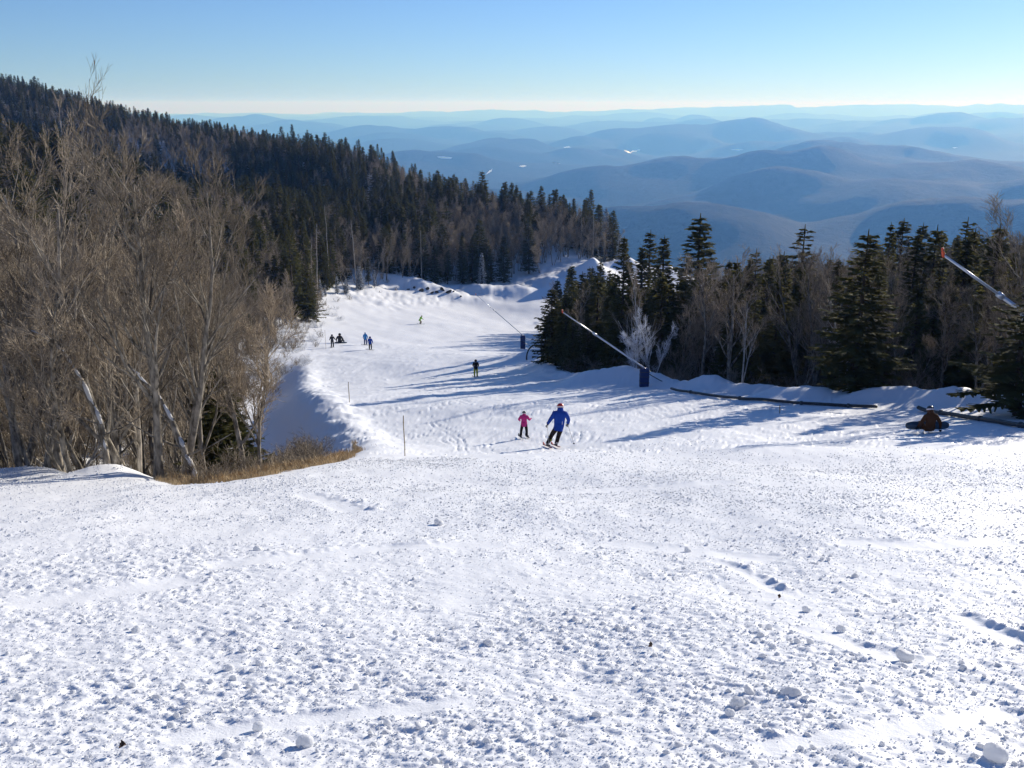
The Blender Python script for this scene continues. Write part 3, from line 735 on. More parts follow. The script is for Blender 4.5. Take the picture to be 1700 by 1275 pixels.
for k, (a, b, d, tp, tl) in enumerate([(548,478,215,338,.02),(592,478,225,362,-.03),(518,500,190,385,.05),(527,500,188,368,-.04),(462,500,185,400,.03),(700,466,245,380,0),(985,425,290,345,.02),(963,430,290,360,-.03)]):
    x, y, z = hit(a, b) if a < 650 else (lambda q: (q[0], q[1], gz(q[0], q[1])))(P(a, b, d)); v = ray(a, tp); h = v[2]/v[1]*y+EYE-z; placed.append((x, y))
    mb = MB(); rr = random.Random(k); n = 8
    pts = np.array([(rr.gauss(0, .008)*i, rr.gauss(0, .008)*i, h*i/n-0.3) for i in range(n+1)]); mb.tube(pts, np.linspace(.11, .04, n+1), 7)
    stubs = []
    for q in range(6):
        st = MB()
        s = rr.uniform(.3, .95); an = rr.uniform(0, 6.28); L = rr.uniform(.3, 1.1); b0 = np.array([0, 0, h*s]); e0 = b0+np.array([math.cos(an)*L, math.sin(an)*L, rr.uniform(-.2, .3)*L])
        st.tube([b0, (b0+e0)/2+np.array([0, 0, .05]), e0], [.03, .02, .008], 4); stubs.append(st)
    e = bpy.data.objects.new('dead_tree', None); col.objects.link(e); e.location = (x, y, z); e.rotation_euler = (tl, tl*.7, rr.uniform(0, 6))
    mb.build('trunk', M_dead, e); [t_.build('branch', M_dead, e) for t_ in stubs]
    lab = ['tall pale dead trunk standing out before the dark hill forest', 'pale dead trunk right of the tallest one', 'leaning dead trunk above the snowy bank', 'slim pale dead trunk near the snow plastered spruces',
           'leftmost pale dead trunk at the edge of the brown thicket', 'thin dead trunk above the rocky snow bank', 'white dead trunk behind the pointed snow mound', 'pale dead stem left of the pointed snow mound'][k]
    tag(e, lab, 'dead tree', 'pale dead trunks at the forest edge')

# scattered forest
def poisson(x0, x1, y0, y1, sp, seed):
    rg = np.random.default_rng(seed); xs = np.arange(x0, x1, sp); ys = np.arange(y0, y1, sp)
    X, Y = np.meshgrid(xs, ys); X = X+rg.uniform(-.45, .45, X.shape)*sp; Y = Y+rg.uniform(-.45, .45, Y.shape)*sp
    return X.ravel(), Y.ravel()
cand = []    # x, y, kind, h, var, mats key
def zone(x0, x1, y0, y1, sp, seed, fn):
    X, Y = poisson(x0, x1, y0, y1, sp, seed); s = run_dist(X, Y); rg = np.random.default_rng(seed+1)
    D = Y*math.cos(PITCH)+8; PX = 850+FPX*X/D
    keep = (s > 1.0) & (PX > -260) & (PX < (1960 if seed != 18 else 9000))
    for x, y, ss in zip(X[keep], Y[keep], s[keep]):
        q = fn(x, y, ss, rg)
        if q and all((x-a)**2+(y-b)**2 > (4.5 if x > 0 else 1.3) for a, b in placed): cand.append((x, y)+q)
def z_left(x, y, s, rg):                      # brown thicket beside the near run
    if not (x < 0 and y < 185): return None
    if s < (1.2 if y < 26 else 3.5 if y < 30 else 6.3 if y < 105 else 4.2)+2.0*rg.random(): return None
    if y > 100 and s > 18+20*rg.random(): return None
    if y > 130 and s < 3: return None
    k = 'b' if rg.random() < (0.95 if y < 90 else 0.75) else 's'
    h = rg.uniform(7.0, 11.0)*(0.75 if s < 7 else 1)
    if y < 30: h = rg.uniform(7.0, 10.0)
    return (k, h, 'left')
zone(-44, 0, 19, 70, 2.15, 5, z_left); zone(-90, 0, 70, 185, 2.9, 6, z_left)
def z_right(x, y, s, rg):
    if not (x > 0 and y < 300): return None
    if s < 1.5 and rg.random() < .7: return None
    if y > 200 and x < 60 and s < 2: return None
    far = y > 170
    k = 'b' if rg.random() < (0.62 if not far else 0.78) else 's'
    h = rg.uniform(6.5, 11.0) if k == 's' else rg.uniform(7.5, 11.0)
    if rg.random() < .06 and k == 's': h *= 1.3
    if far: h *= 0.92
    if y < 72 and k == 'b' and rg.random() < .4: k = 's'; h *= .8
    if 78 < y < 200 and x < 26 and k == 'b' and rg.random() < .7: k = 's'
    if y > 100 and x < 0.22*y: h = min(h, 6.5)
    if y < 62: h *= 0.9
    if x > 0.22*y: h *= 1.08
    return (k, h, 'right')
zone(0, 80, 40, 130, 2.5, 15, z_right); zone(0, 190, 130, 262, 3.8, 16, z_right); zone(60, 260, 300, 380, 5.5, 17, lambda x, y, s, rg: ('b' if rg.random() < .8 else 's', rg.uniform(6, 9), 'right'))
zone(26, 72, 22, 66, 3.6, 18, lambda x, y, s, rg: ('b' if rg.random() < .4 else 's', rg.uniform(7, 11), 'right') if s > 2 and 850+FPX*x/(y+8) > 1720 else None)
def z_hill(x, y, s, rg):
    if x > 0.098*(y+15): return None
    if y < 160 and x > -45: return None
    if y < 150 and x > -60: return None
    patch = float(fbm(np.array([x/45]), np.array([y/60]), 3, 21)[0])
    pb = 0.23+0.62*max(0, patch-0.12)+0.10*float(sstep(330, 450, y))+(0.22 if x > -55 and y > 250 else 0)
    k = 'b' if rg.random() < pb else 's'
    h = rg.uniform(8.0, 13.0) if k == 's' else rg.uniform(7.5, 10.5)
    if y < 330: h *= 1.12
    if rg.random() < .05 and k == 's': h *= 1.22
    if y > 250 and x > -35 and y < 340: h *= 1.15
    if s < 3: h *= rg.uniform(.55, .9)
    return (k, h, 'hill')
zone(-260, 70, 110, 330, 3.3, 25, z_hill); zone(-420, 40, 330, 520, 4.1, 26, z_hill); zone(-560, -60, 520, 780, 5.0, 27, z_hill)
C = np.array([(c[0], c[1]) for c in cand]); Zc = np.concatenate([ground0(C[i:i+4000, 0], C[i:i+4000, 1]) for i in range(0, len(C), 4000)])
info = []
for (x, y, k, h, zn), z in zip(cand, Zc):
    a, b, d = px_of(x, y, z+h); a2, b2, d2 = px_of(x, y, z)
    vis = -60 < a < 1760 and b < 1275
    info.append((h/d if vis else 0, x, y, z, k, h, zn))
print('candidates', len(info), sum(i[4] == 's' for i in info))
LBL = {('b', 'left'): ('bare thicket tree', 'bare trees of the left thicket'), ('s', 'left'): ('thicket spruce', 'spruces within the left thicket'),
       ('b', 'right'): ('bare grey tree', 'bare trees of the right wood'), ('s', 'right'): ('dark spruce', 'spruces of the right wood'),
       ('b', 'hill'): ('bare hillside tree', 'bare trees of the hillside forest'), ('s', 'hill'): ('hillside spruce', 'spruces of the hillside forest')}
rest = []
MARKS = {'left': [(85,80,'the high thin branch'),(15,300,'the left picture edge'),(110,590,'the left leaning trunk'),(270,665,'the right leaning trunk'),(310,200,'the thick trunk crown'),(470,600,'the snowy gully'),(430,770,'the dry grass'),(250,430,'the thicket centre'),(420,420,'the thicket right end')],
         'right': [(934,515,'the middle lance tip'),(985,460,'the snow mound'),(1068,610,'the blue gun box'),(1150,360,'the tallest spruce'),(1318,376,'the ragged spruce'),(1415,385,'the dense spruce'),(1480,365,'the skyline pair'),(1566,422,'the orange lance head'),(1680,330,'the gnarled tree'),(1260,560,'the birch stem'),(1500,600,'the pipe gap'),(1680,560,'the right picture edge')],
         'hill': [(60,280,'the left thicket top'),(230,290,'the thicket crown'),(350,330,'the thicket shoulder'),(120,380,'the thicket heart'),(20,140,'the left skyline end'),(200,180,'the left skyline'),(400,210,'the skyline dip'),(545,340,'the tall dead trunk'),(590,365,'the second dead trunk'),(690,265,'the lone skyline spruce'),(720,470,'the rocky bank'),(880,310,'the right shoulder'),(1000,380,'the snow mound'),(480,470,'the snowy bank'),(800,420,'the dark forest middle')]}
for kk, kname, vs in (('s', 'spruce_tree', SPR), ('b', 'bare_tree', BARE)):
    L = sorted([i for i in info if i[4] == kk], reverse=True)
    n_hand = sum(1 for o in col.objects if o.name.split('.')[0] == kname)
    for n, (sz, x, y, z, k, h, zn) in enumerate(L):
        var = int(rng.integers(len(vs)))
        if n < 296-n_hand and sz > 0:
            lab, grp = LBL[(kk, zn)]; m = None; ta, tb, _ = px_of(x, y, z+h)
            size = ('tall' if h > 11 else 'low') if zn == 'hill' else ('tall' if h > 8.3 else 'low' if h < 6.8 else 'mid-height')
            row = ('front' if y < (40 if zn == 'left' else 75 if zn == 'right' else 235) else 'back' if y > (75 if zn == 'left' else 130 if zn == 'right' else 290) else 'middle')
            lab = uniq('%s %s, %s row, tip %s' % (size, lab, row, where(ta, tb, MARKS[zn])))
            if kk == 'b' and zn == 'left' and rng.random() < .5: m = GM if rng.random() < .75 else BM
            if kk == 'b' and zn != 'left': m = GM if rng.random() < .75 else BM
            if kk == 's' and zn == 'hill' and rng.random() < .2: m = SD
            put_tree(kname, var, x, y, h, lab, grp, mats=m, wide=rng.uniform(.9, 1.2)*(1.2 if kk == 's' else 1), z=z, rot=rng.uniform(0, 6.28))
        else: rest.append((kk, var, x, y, z, h, zn))
# all trees beyond those: one mass of forest per kind
def instancer(name, protos, pts, rots, scales, idx, label, cat):
    me = bpy.data.meshes.new(name); me.from_pydata([tuple(p) for p in pts], [], [])
    for an, ty, data in (('rz', 'FLOAT_VECTOR', rots), ('sc', 'FLOAT_VECTOR', scales), ('pick', 'INT', idx)):
        at = me.attributes.new(an, ty, 'POINT')
        at.data.foreach_set('vector' if ty == 'FLOAT_VECTOR' else 'value', np.asarray(data, np.float32 if ty != 'INT' else np.int32).ravel())
    c = bpy.data.collections.new(name+'_shapes')
    for i, p in enumerate(protos):
        o = bpy.data.objects.new('%s_shape_%02d' % (name, i), p); c.objects.link(o)
    ng = bpy.data.node_groups.new(name, 'GeometryNodeTree')
    ng.interface.new_socket('Geometry', in_out='INPUT', socket_type='NodeSocketGeometry'); ng.interface.new_socket('Geometry', in_out='OUTPUT', socket_type='NodeSocketGeometry')
    N = ng.nodes; gi = N.new('NodeGroupInput'); go = N.new('NodeGroupOutput'); ip = N.new('GeometryNodeInstanceOnPoints'); ci = N.new('GeometryNodeCollectionInfo')
    ci.inputs['Collection'].default_value = c; ci.inputs['Separate Children'].default_value = True; ci.inputs['Reset Children'].default_value = True
    def attr(n, t):
        a = N.new('GeometryNodeInputNamedAttribute'); a.data_type = t; a.inputs['Name'].default_value = n; return a.outputs['Attribute']
    ip.inputs['Pick Instance'].default_value = True
    ng.links.new(gi.outputs[0], ip.inputs['Points']); ng.links.new(ci.outputs[0], ip.inputs['Instance'])
    ng.links.new(attr('pick', 'INT'), ip.inputs['Instance Index']); ng.links.new(attr('sc', 'FLOAT_VECTOR'), ip.inputs['Scale'])
    e2r = N.new('FunctionNodeEulerToRotation'); ng.links.new(attr('rz', 'FLOAT_VECTOR'), e2r.inputs[0]); ng.links.new(e2r.outputs[0], ip.inputs['Rotation'])
    ng.links.new(ip.outputs[0], go.inputs[0])
    o = obj(name, me); md = o.modifiers.new('scatter', 'NODES'); md.node_group = ng
    tag(o, label, cat, kind='stuff'); return o
def joined(tm, cm, mats=None):
    """trunk and crown of one far tree in one mesh"""
    bm = bmesh.new(); bm.from_mesh(tm); n0 = len(bm.faces); bm.from_mesh(cm); bm.faces.ensure_lookup_table()
    for f in bm.faces[n0:]: f.material_index = 1
    me = bpy.data.meshes.new('far_tree'); bm.to_mesh(me); bm.free()
    for m in (mats or (tm.materials[0], cm.materials[0])): me.materials.append(m)
    return me
for kk, vs, nm, lab, cat in (('s', SPR, 'spruce_forest', 'dark mass of spruces filling the hillside and the woods', 'forest'), ('b', BARE, 'bare_forest', 'grey brown mass of leafless trees among the spruces', 'forest')):
    L = [q for q in rest if q[0] == kk]
    pr = [joined(t, c, GM if kk == 'b' else None) for _, t, c in vs]+([joined(t, c) for _, t, c in vs] if kk == 'b' else []); Hs = [v[0] for v in vs]
    instancer(nm, pr, [(q[2], q[3], q[4]-.05) for q in L], [(0, 0, rng.uniform(0, 6.28)) for q in L], [(q[5]/Hs[q[1]]*(1.28 if kk == 's' else 1.0),)*2+(q[5]/Hs[q[1]],) for q in L], [q[1]+(len(vs) if kk == 'b' and q[6] == 'left' else 0) for q in L], lab, cat)
# ------------------------------------------------------------------ brush, grass, lumps of snow
def bush(seed, H, stems, mat):
    T, C = bare_tree(seed, H, stems, .6, .45, .8, 0, .02, .12, 2)
    T.add(np.vstack(C.v), np.vstack(C.f4)); return T.mesh('bush', mat)
def scatter_brush():
    pr = [bush(700+k, 2.0, 5+k % 3, M_twig) for k in range(4)]+[bush(720+k, 1.6, 6, M_frost) for k in range(2)]
    pts = []; sc = []; ix = []; rz = []
    rg = np.random.default_rng(77)
    def add(x0, x1, y0, y1, n, ok, smin, smax, picks):
        X = rg.uniform(x0, x1, n); Y = rg.uniform(y0, y1, n); S = run_dist(X, Y); Z = ground0(X, Y)
        for x, y, s, z in zip(X, Y, S, Z):
            if not ok(x, y, s): continue
            k = rg.uniform(smin, smax); pts.append((x, y, z-.05)); sc.append((k*1.2, k*1.2, k)); ix.append(int(rg.choice(picks))); rz.append((0, 0, rg.uniform(0, 6.28)))
    N = [0, 1, 2, 3]
    add(-16, -3, 17, 45, 900, lambda x, y, s: (0.9 if y < 21 else 2.2 if x > -6.5 else 1.5) < s < 9 and x < -5.4, .35, .75, N)
    add(-45, -5, 30, 110, 1500, lambda x, y, s: 5.0 < s < 22, .6, 1.2, N)
    add(-70, -20, 90, 190, 900, lambda x, y, s: 2.0 < s < 26, .5, 1.2, N+[4])
    add(-60, -20, 105, 200, 420, lambda x, y, s: -0.5 < s < 7 and x < -20, .4, 1.0, [4, 5, 4, 5, 0])
    add(-60, 0, 170, 250, 240, lambda x, y, s: -3 < s < 5, .3, .9, [4, 5, 0])
    add(4, 45, 40, 100, 1400, lambda x, y, s: 1.2 < s < 16, .5, 1.3, N)
    add(0, 30, 76, 200, 500, lambda x, y, s: 0.8 < s < 8, .5, 1.2, N)
    instancer('underbrush', pr, pts, rz, sc, ix, 'tangled leafless brush under the trees and along the snow banks', 'brush')
scatter_brush()
def scatter_grass():
    M_grass = bark_mat('dry_grass', (0.36, 0.26, 0.14), (0.60, 0.47, 0.29), 0, 3)
    pr = []
    for k in range(4):
        r = random.Random(900+k); mb = MB()
        for q in range(46):
            a = r.uniform(0, 6.28); o = np.array([r.gauss(0, .10), r.gauss(0, .10), -.03]); L = r.uniform(.14, .32); b = r.uniform(.1, .5)
            m1 = o+np.array([math.cos(a)*b*L*.35, math.sin(a)*b*L*.35, L*.6]); e = o+np.array([math.cos(a)*b*L, math.sin(a)*b*L, L*r.uniform(.8, 1)])
            s = np.array([-math.sin(a), math.cos(a), 0])*.006
            mb.add([o-s, o+s, m1+s*.8, m1-s*.8, e], [(0, 1, 2, 3)], [(3, 2, 4)])
        pr.append(mb.mesh('tuft', M_grass))
    rg = np.random.default_rng(5); pts = []; 
    X = rg.uniform(-8.5, -3.6, 3400); Y = rg.uniform(17, 38, 3400); S = run_dist(X, Y); Z = ground0(X, Y); sc = []; ix = []; rz = []
    for x, y, s, z in zip(X, Y, S, Z):
        hi = np.interp(y, [17, 20, 27, 33, 38], [.9, 1.3, 1.5, .4, .1])
        if 0.12 < s < hi and x > -7.6:
            k = rg.uniform(.7, 1.25)*(0.55 if s < .5 else 1); pts.append((x, y, z)); sc.append((k, k, k)); ix.append(int(rg.integers(4))); rz.append((rg.uniform(-.2, .2), rg.uniform(-.2, .2), rg.uniform(0, 6)))
    instancer('dry_grass', pr, pts, rz, sc, ix, 'tan dry grass poking from the snow beyond the left rim', 'grass')
scatter_grass()
def lump_mesh(seed, sub=2, rough=.28):
    bm = bmesh.new(); bmesh.ops.create_icosphere(bm, subdivisions=sub, radius=1.0); r = random.Random(seed)
    ax = [(Vector((r.gauss(0, 1), r.gauss(0, 1), r.gauss(0, 1))).normalized(), r.uniform(-rough, rough*.8)) for _ in range(9)]
    for v in bm.verts:
        n = v.co.normalized(); k = 1+sum(a*max(0, n.dot(d))**3 for d, a in ax); v.co = n*k*(1+(r.uniform(-.05, .05) if sub < 3 else r.uniform(-.075, .075)+.12*math.sin(5*n.x+seed)*math.sin(6*n.y+2*seed)*math.sin(5*n.z)))
        v.co.x *= 1.0+.25*ax[0][1]*3; v.co.z *= 0.82
    for f in bm.faces: f.smooth = sub > 1
    me = bpy.data.meshes.new('lump'); bm.to_mesh(me); bm.free(); me.materials.append(M_lump); return me
M_lump = snow_mat('lump_snow', 40, 0.006, (0.85, 0.865, 0.885))
let_light_through(M_lump, .48, (.86, .87, .89))
def scatter_lumps():
    rg = np.random.default_rng(3); N = 620000
    u = rg.random(N); r = (2.5**.9+u*(36**.9-2.5**.9))**(1/.9); a = np.radians(rg.uniform(-62, 62, N))
    X = r*np.sin(a); Y = r*np.cos(a)
    c = clumpiness(X, Y); inside = run_dist(X, Y) < -0.25
    rmin = np.maximum(.0036, .00040*r); rad = np.minimum(rmin*np.maximum(rg.random(N), 1e-4)**(-1/3.0), .020)
    dens = np.clip((c-0.05)*0.85, 0.03, .85)*(1-.25*sstep(8, 16, r))*(1-sstep(15, 33, r+5*fbm(X/3, Y/5, 2, 88)))*np.where(rad > .016, np.clip(c*1.3-.3, .05, .8), 1)
    keep = inside & (rg.random(N) < dens) & ((np.abs(a) < R(38)) | (r < 13))
    X, Y, rad = X[keep], Y[keep], rad[keep]
    Z = ground0(X, Y)+relief(X, Y)+0.012*fbm(X/0.5, Y/1.3, 3, 77)+rad*rg.uniform(-.3, .5, len(X))
    n = len(X); print('lumps', n)
    pr = [lump_mesh(40+k, 2 if k < 5 else 1) for k in range(8)]
    ix = np.where(rad > .014, rg.integers(0, 5, n), rg.integers(5, 8, n))
    instancer('snow_lumps', pr, np.c_[X, Y, Z], rg.uniform(0, 6.28, (n, 3))*np.array([.12, .12, 1]), (rad[:, None]*rg.uniform(.75, 1.3, (n, 3))), ix, 'small lumps of snow strewn over the churned foreground', 'snow lumps')
scatter_lumps()
CH_MARKS = [(1312,1158,'the largest snowball'),(728,872,'the lone grey chunk'),(1083,1083,'the dark curled leaf'),(210,1252,'the dark bark scrap'),(1700,1275,'the lower right corner'),(0,1000,'the left picture edge'),(1540,1100,'the long scraped groove'),(430,920,'the pale scraped band')]
BIG = [(1312,1158,32,'round snowball with a deep blue shadow, largest in the right foreground'),(1243,1152,20,'pointed snow chunk left of the largest snowball'),(1222,1172,22,'low snow chunk just below the pointed chunk beside the largest snowball'),
       (728,872,15,'lone grey snow chunk in the upper middle foreground'),(1650,1262,42,'big snow lump cut by the lower right corner')]
for px, py, dm in [(1276,1046,14),(1282,1079,14),(1290,1092,14),(1263,1059,14),(1338,1015,15),(1397,1049,14),(1350,1172,17),(1341,1222,11),(1350,1243,13),(1329,1246,12),(1497,1092,22),(1212,1188,15),(1453,1137,12),
                   (226,1050,16),(33,1162,17),(220,1143,15),(261,1162,14),(293,927,9),(402,1085,12),(381,1113,16),(427,915,13),(429,1212,22),(505,1237,24),(990,1192,16),(810,1070,14),(955,1030,12),(1140,915,12),(1600,1112,14),(1420,960,14),(690,1012,12)]:
    BIG.append((px, py, dm, uniq('snow chunk %s' % where(px, py, CH_MARKS), 'nearest')))
for k, (px, py, dm, lab) in enumerate(BIG):
    x, y, z = hit(px, py); d = y*math.cos(PITCH)-(z-EYE)*math.sin(PITCH); rd = dm*0.5*d/FPX
    o = obj('snow_chunk', lump_mesh(500+k, 3, .2 if k == 0 else .38), None, (x, y, z+rd*.55), (random.uniform(-.3, .3), random.uniform(-.3, .3), random.uniform(0, 6)))
    o.scale = (rd, rd*random.uniform(.85, 1.15), rd*random.uniform(.95, 1.15)); tag(o, lab, 'snow chunk', 'snow chunks in the foreground')
# dead leaves on the snow
M_leaf = flat_mat('dead_leaf', (0.07, 0.035, 0.02), .8)
for (px, py, lab) in [(1083,1083,'dark curled dead leaf on the snow right of centre'),(210,1252,'dark scrap of bark on the snow near the lower left corner'),(1296,1000,'tiny dark leaf scrap on the snow above the larger chunks')]:
    x, y, z = hit(px, py); mb = MB(); r = random.Random(px); n = 12; ring = []
    for i in range(n):
        a = 6.283*i/n; k = (.045 if i % 3 else .026)*r.uniform(.7, 1.1)*.55; ring.append((math.cos(a)*k, math.sin(a)*k*.8, abs(math.cos(a))*.02+.012*r.random()))
    top = [(p[0], p[1], p[2]+.003) for p in ring]; v = [(0, 0, .004)]+ring+[(0, 0, .008)]+top
    f3 = [(0, 1+(i+1) % n, 1+i) for i in range(n)]+[(n+1, n+2+i, n+2+(i+1) % n) for i in range(n)]; f4 = [(1+i, 1+(i+1) % n, n+2+(i+1) % n, n+2+i) for i in range(n)]
    mb.add(v, f4, f3); o = mb.build('dead_leaf', M_leaf, None, False, (x, y, z+.045), (.9, .2, r.uniform(0, 6))); tag(o, lab, 'leaf', 'dark scraps on the snow')
# rocks showing through the far bank
M_rock = flat_mat('dark_rock', (0.05, 0.045, 0.042), .9, 0, .5, 2.0, .8)
for k, (px, py, w) in enumerate([(688,478,5),(699,483,9),(709,480,8),(716,487,6),(724,485,9),(735,482,7),(744,486,8),(753,484,5),(677,481,4),(765,492,4)]):
    x, y, z = hit(px, py); d = y*.96+15; rd = w*.5*d/FPX
    me = lump_mesh(800+k, 2, .5); me.materials.clear(); me.materials.append(M_rock); 
    for p in me.polygons: p.use_smooth = False
    o = obj('rock', me, None, (x, y, z+rd*.2), (random.random(), random.random(), random.random()*6)); o.scale = (rd*1.3, rd, rd*.7)
    tag(o, 'dark rock poking from the far snow bank, %s from the left' % ORD2[sorted([688,699,709,716,724,735,744,753,677,765]).index(px)], 'rock', 'rocks in the far snow bank')
# two leaning trunks plastered with snow
def leaning(name, pxs, d0, d1, r0, label, caps):
    pts = np.array([P(a, b, d0+(d1-d0)*i/(len(pxs)-1)) for i, (a, b) in enumerate(pxs)])
    e = bpy.data.objects.new(name, None); col.objects.link(e); e.location = pts[0]; q = pts-pts[0]
    n = len(q); s = np.linspace(0, n-1, 26); w = np.stack([np.interp(s, np.arange(n), q[:, i]) for i in range(3)], 1)
    rr = np.random.default_rng(n); w[1:-1] += rr.normal(0, .012, (24, 3)); rad = np.linspace(r0, r0*.35, 26)*rr.uniform(.88, 1.12, 26)
    mb = MB(); mb.tube(w, rad, 9); mb.build('trunk', M_bark, e, True)
    for k in range(7):
        i = int(rr.integers(5, 25)); b = MB(); v = w[i]; dv = np.array([rr.normal(0, .5), rr.normal(0, .3), rr.uniform(.1, .8)]); L = rr.uniform(.4, 1.3)
        b.tube([v, v+dv*L*.5, v+dv*L+np.array([0, 0, .1*L])], [rad[i]*.45, rad[i]*.25, .008], 5); b.build('branch', M_bark, e)
    for a, b in caps:
        i0, i1 = int(a*25), max(int(b*25), int(a*25)+2); seg = w[i0:i1+1]; m = len(seg)
        up = np.array([.25, -.45, .8]); prof = np.sin(np.linspace(.15, math.pi-.15, m))
        c = MB(); c.tube(seg+up*(rad[i0:i1+1]*.62)[:, None], rad[i0:i1+1]*.78*(.5+.5*prof)*rr.uniform(.6, 1.3, m), 8); c.build('snow_cap', M_lump, e, True)
    tag(e, label, 'tree')
leaning('leaning_trunk', [(188,850),(178,770),(168,700),(140,640),(110,590),(80,560),(44,545)], 22.2, 21.8, .085, 'leaning broken trunk streaked with snow, left one in the bare thicket', [(.22,.30),(.32,.38),(.42,.52),(.54,.60),(.62,.76),(.80,.86),(.88,.97)])
leaning('leaning_trunk', [(336,850),(322,785),(304,742),(288,705),(270,668),(246,640),(212,604)], 21.4, 21.6, .095, 'leaning trunk with snow patches behind the dip of the rim', [(.12,.18),(.22,.28),(.32,.40),(.55,.66),(.68,.76),(.86,.97)])
# small trees bent over the near thicket: dark stem
# ------------------------------------------------------------------ snow making gear
M_blue = flat_mat('blue_pad', (0.012, 0.03, 0.13), .6, 0, .3, 8, .3); M_steel = flat_mat('galvanised_steel', (0.62, 0.65, 0.68), .35, .6, .1, 12)
M_orange = flat_mat('orange_head', (0.75, 0.10, 0.025), .45, 0, .12); M_black = flat_mat('black_pipe', (0.03, 0.032, 0.035), .45, 0, .25, 10, .2); M_ice = flat_mat('white_ice', (0.78, 0.83, 0.88), .25, 0, .06)
M_dark = flat_mat('dark_steel', (0.08, 0.085, 0.09), .5, .5)
def snow_gun(foot, top, head, label, box=(.62, .62, 1.45), r=.075, thin=.6, icicles=(), hose=True, hs=1.0):
    foot = np.array(foot); T = np.array(top)-foot; H = np.array(head)-foot
    e = bpy.data.objects.new('snow_gun', None); col.objects.link(e); e.location = foot
    if box:
        w, dp, h = box; mb = MB(); bm = bmesh.new(); bmesh.ops.create_cube(bm, size=1)
        for v in bm.verts: v.co = Vector((v.co.x*w, v.co.y*dp, (v.co.z+.5)*h-.12))
        bmesh.ops.bevel(bm, geom=bm.edges[:], offset=.06, segments=2, affect='EDGES')
        me = bpy.data.meshes.new('base_pad'); bm.to_mesh(me); bm.free(); me.materials.append(M_blue); bo = obj('base_pad', me, e)
        for zz in (.3, .75, 1.1):
            s = MB()
            s.box((-w/2-.012, -dp/2-.012, zz*h/1.45), (w/2+.012, dp/2+.012, zz*h/1.45+.05)); s.build('strap', M_dark, bo)
    m = MB(); m.tube([(0, 0, -.3), (0, 0, T[2]*.5), (0, 0, max(T[2], .4))], .07, 8); m.build('post', M_dark, e, True)
    base = np.array([0, 0, T[2]]); dv = H-base; L = np.linalg.norm(dv); J = base+dv*.62
    m = MB(); m.tube([base-dv/L*.5, base, J], [r, r, r], 10); m.build('lower_lance', M_steel, e, True)
    m = MB(); m.tube([J, H], [r*thin*1.1, r*thin], 10); m.build('upper_lance', M_steel, e, True)
    m = MB(); m.tube([J-dv/L*.18, J+dv/L*.12], r*1.45, 10); m.build('collar', M_steel, e, True)
    m = MB(); m.tube([base+dv/L*.3, base+np.array([.0, .15, -.7])], .035, 6); m.build('hydraulic_strut', M_dark, e, True)
    u = dv/L; hd = MB(); hx = np.array([0, 0, 1.])*.75+u*.25; hx /= np.linalg.norm(hx)
    hd.tube([H-hx*.12*hs, H-hx*.05*hs, H+hx*.28*hs, H+hx*.34*hs], np.array([.045, .075, .07, .04])*(.5+.5*hs), 10); ho = hd.build('nozzle_head', M_orange, e, True)
    for k in range(4):
        a = k*1.57; nz = MB(); c = H+hx*(.06+.05*k)*hs; o = np.array([math.cos(a), math.sin(a), 0])*.13; nz.tube([c, c+o], [.03, .02], 6); nz.build('nozzle', M_dark, ho)
    if hose:
        hz = MB(); t = np.linspace(0, 1, 14); g = np.c_[.2+1.5*t, .3+.9*np.sin(t*3), .9*(1-t)**2+.06]
        hz.tube(g, .035, 6); hz.build('hose', M_black, e, True)
    for s, ln in icicles:
        ic = MB(); p = base+dv*s+np.array([0, 0, -r*.8]); tilt = np.array([-.18, 0, -1.])
        ic.tube([p, p+tilt*ln*.3, p+tilt*ln], [.055, .035, .004], 6); ic.build('icicle', M_ice, e, True)
    tag(e, label, 'snow gun', 'snow guns beside the run'); return e
def foot_at(px, py, d):
    x, y, _ = P(px, py, d); return (x, y, gz(x, y))
f1 = hit(1069, 641); d1 = f1[1]*math.cos(PITCH)-(f1[2]-EYE)*math.sin(PITCH)
snow_gun(f1, (f1[0], f1[1], f1[2]+1.30), P(934, 518, d1-2), 'snow gun with blue padded base and orange tipped lance at the edge of the island', box=(.62, .62, 33*d1/FPX), r=.062, hs=.55)
f2 = hit(868, 579); d2 = f2[1]*math.cos(PITCH)-(f2[2]-EYE)*math.sin(PITCH)
snow_gun(f2, (f2[0], f2[1], f2[2]+23*d2/FPX), P(790, 489, d2-1), 'farther snow gun with a thin dark lance over the middle of the run', box=(.75, .75, 24*d2/FPX), r=.055, hs=.5)
f3 = foot_at(1795, 700, 46)
snow_gun(f3, (f3[0], f3[1], f3[2]+1.9), P(1566, 423, 45), 'nearest snow gun, its pale lance entering from the right edge with icicles', r=.10, thin=.62, icicles=[(.44, .62), (.455, .3), (.43, .75), (.47, .22)])
for hp, fp, d, lab in [((1069,488), (1098,516), 255, 'distant snow lance slanting above the snowy gap left of the tall spruce'), ((1206,444), (1217,458), 285, 'short distant snow lance in the middle of the right wood'), ((1243,434), (1277,456), 270, 'distant pale snow lance right of the short one')]:
    h_ = np.array(P(*hp, d)); t_ = np.array(P(*fp, d)); dv = t_-h_; z = gz(t_[0], t_[1])
    snow_gun((t_[0], t_[1], z), (t_[0], t_[1], t_[2]), h_, lab, box=(.7, .7, max(1.2, t_[2]-z)), r=.11, hose=False)
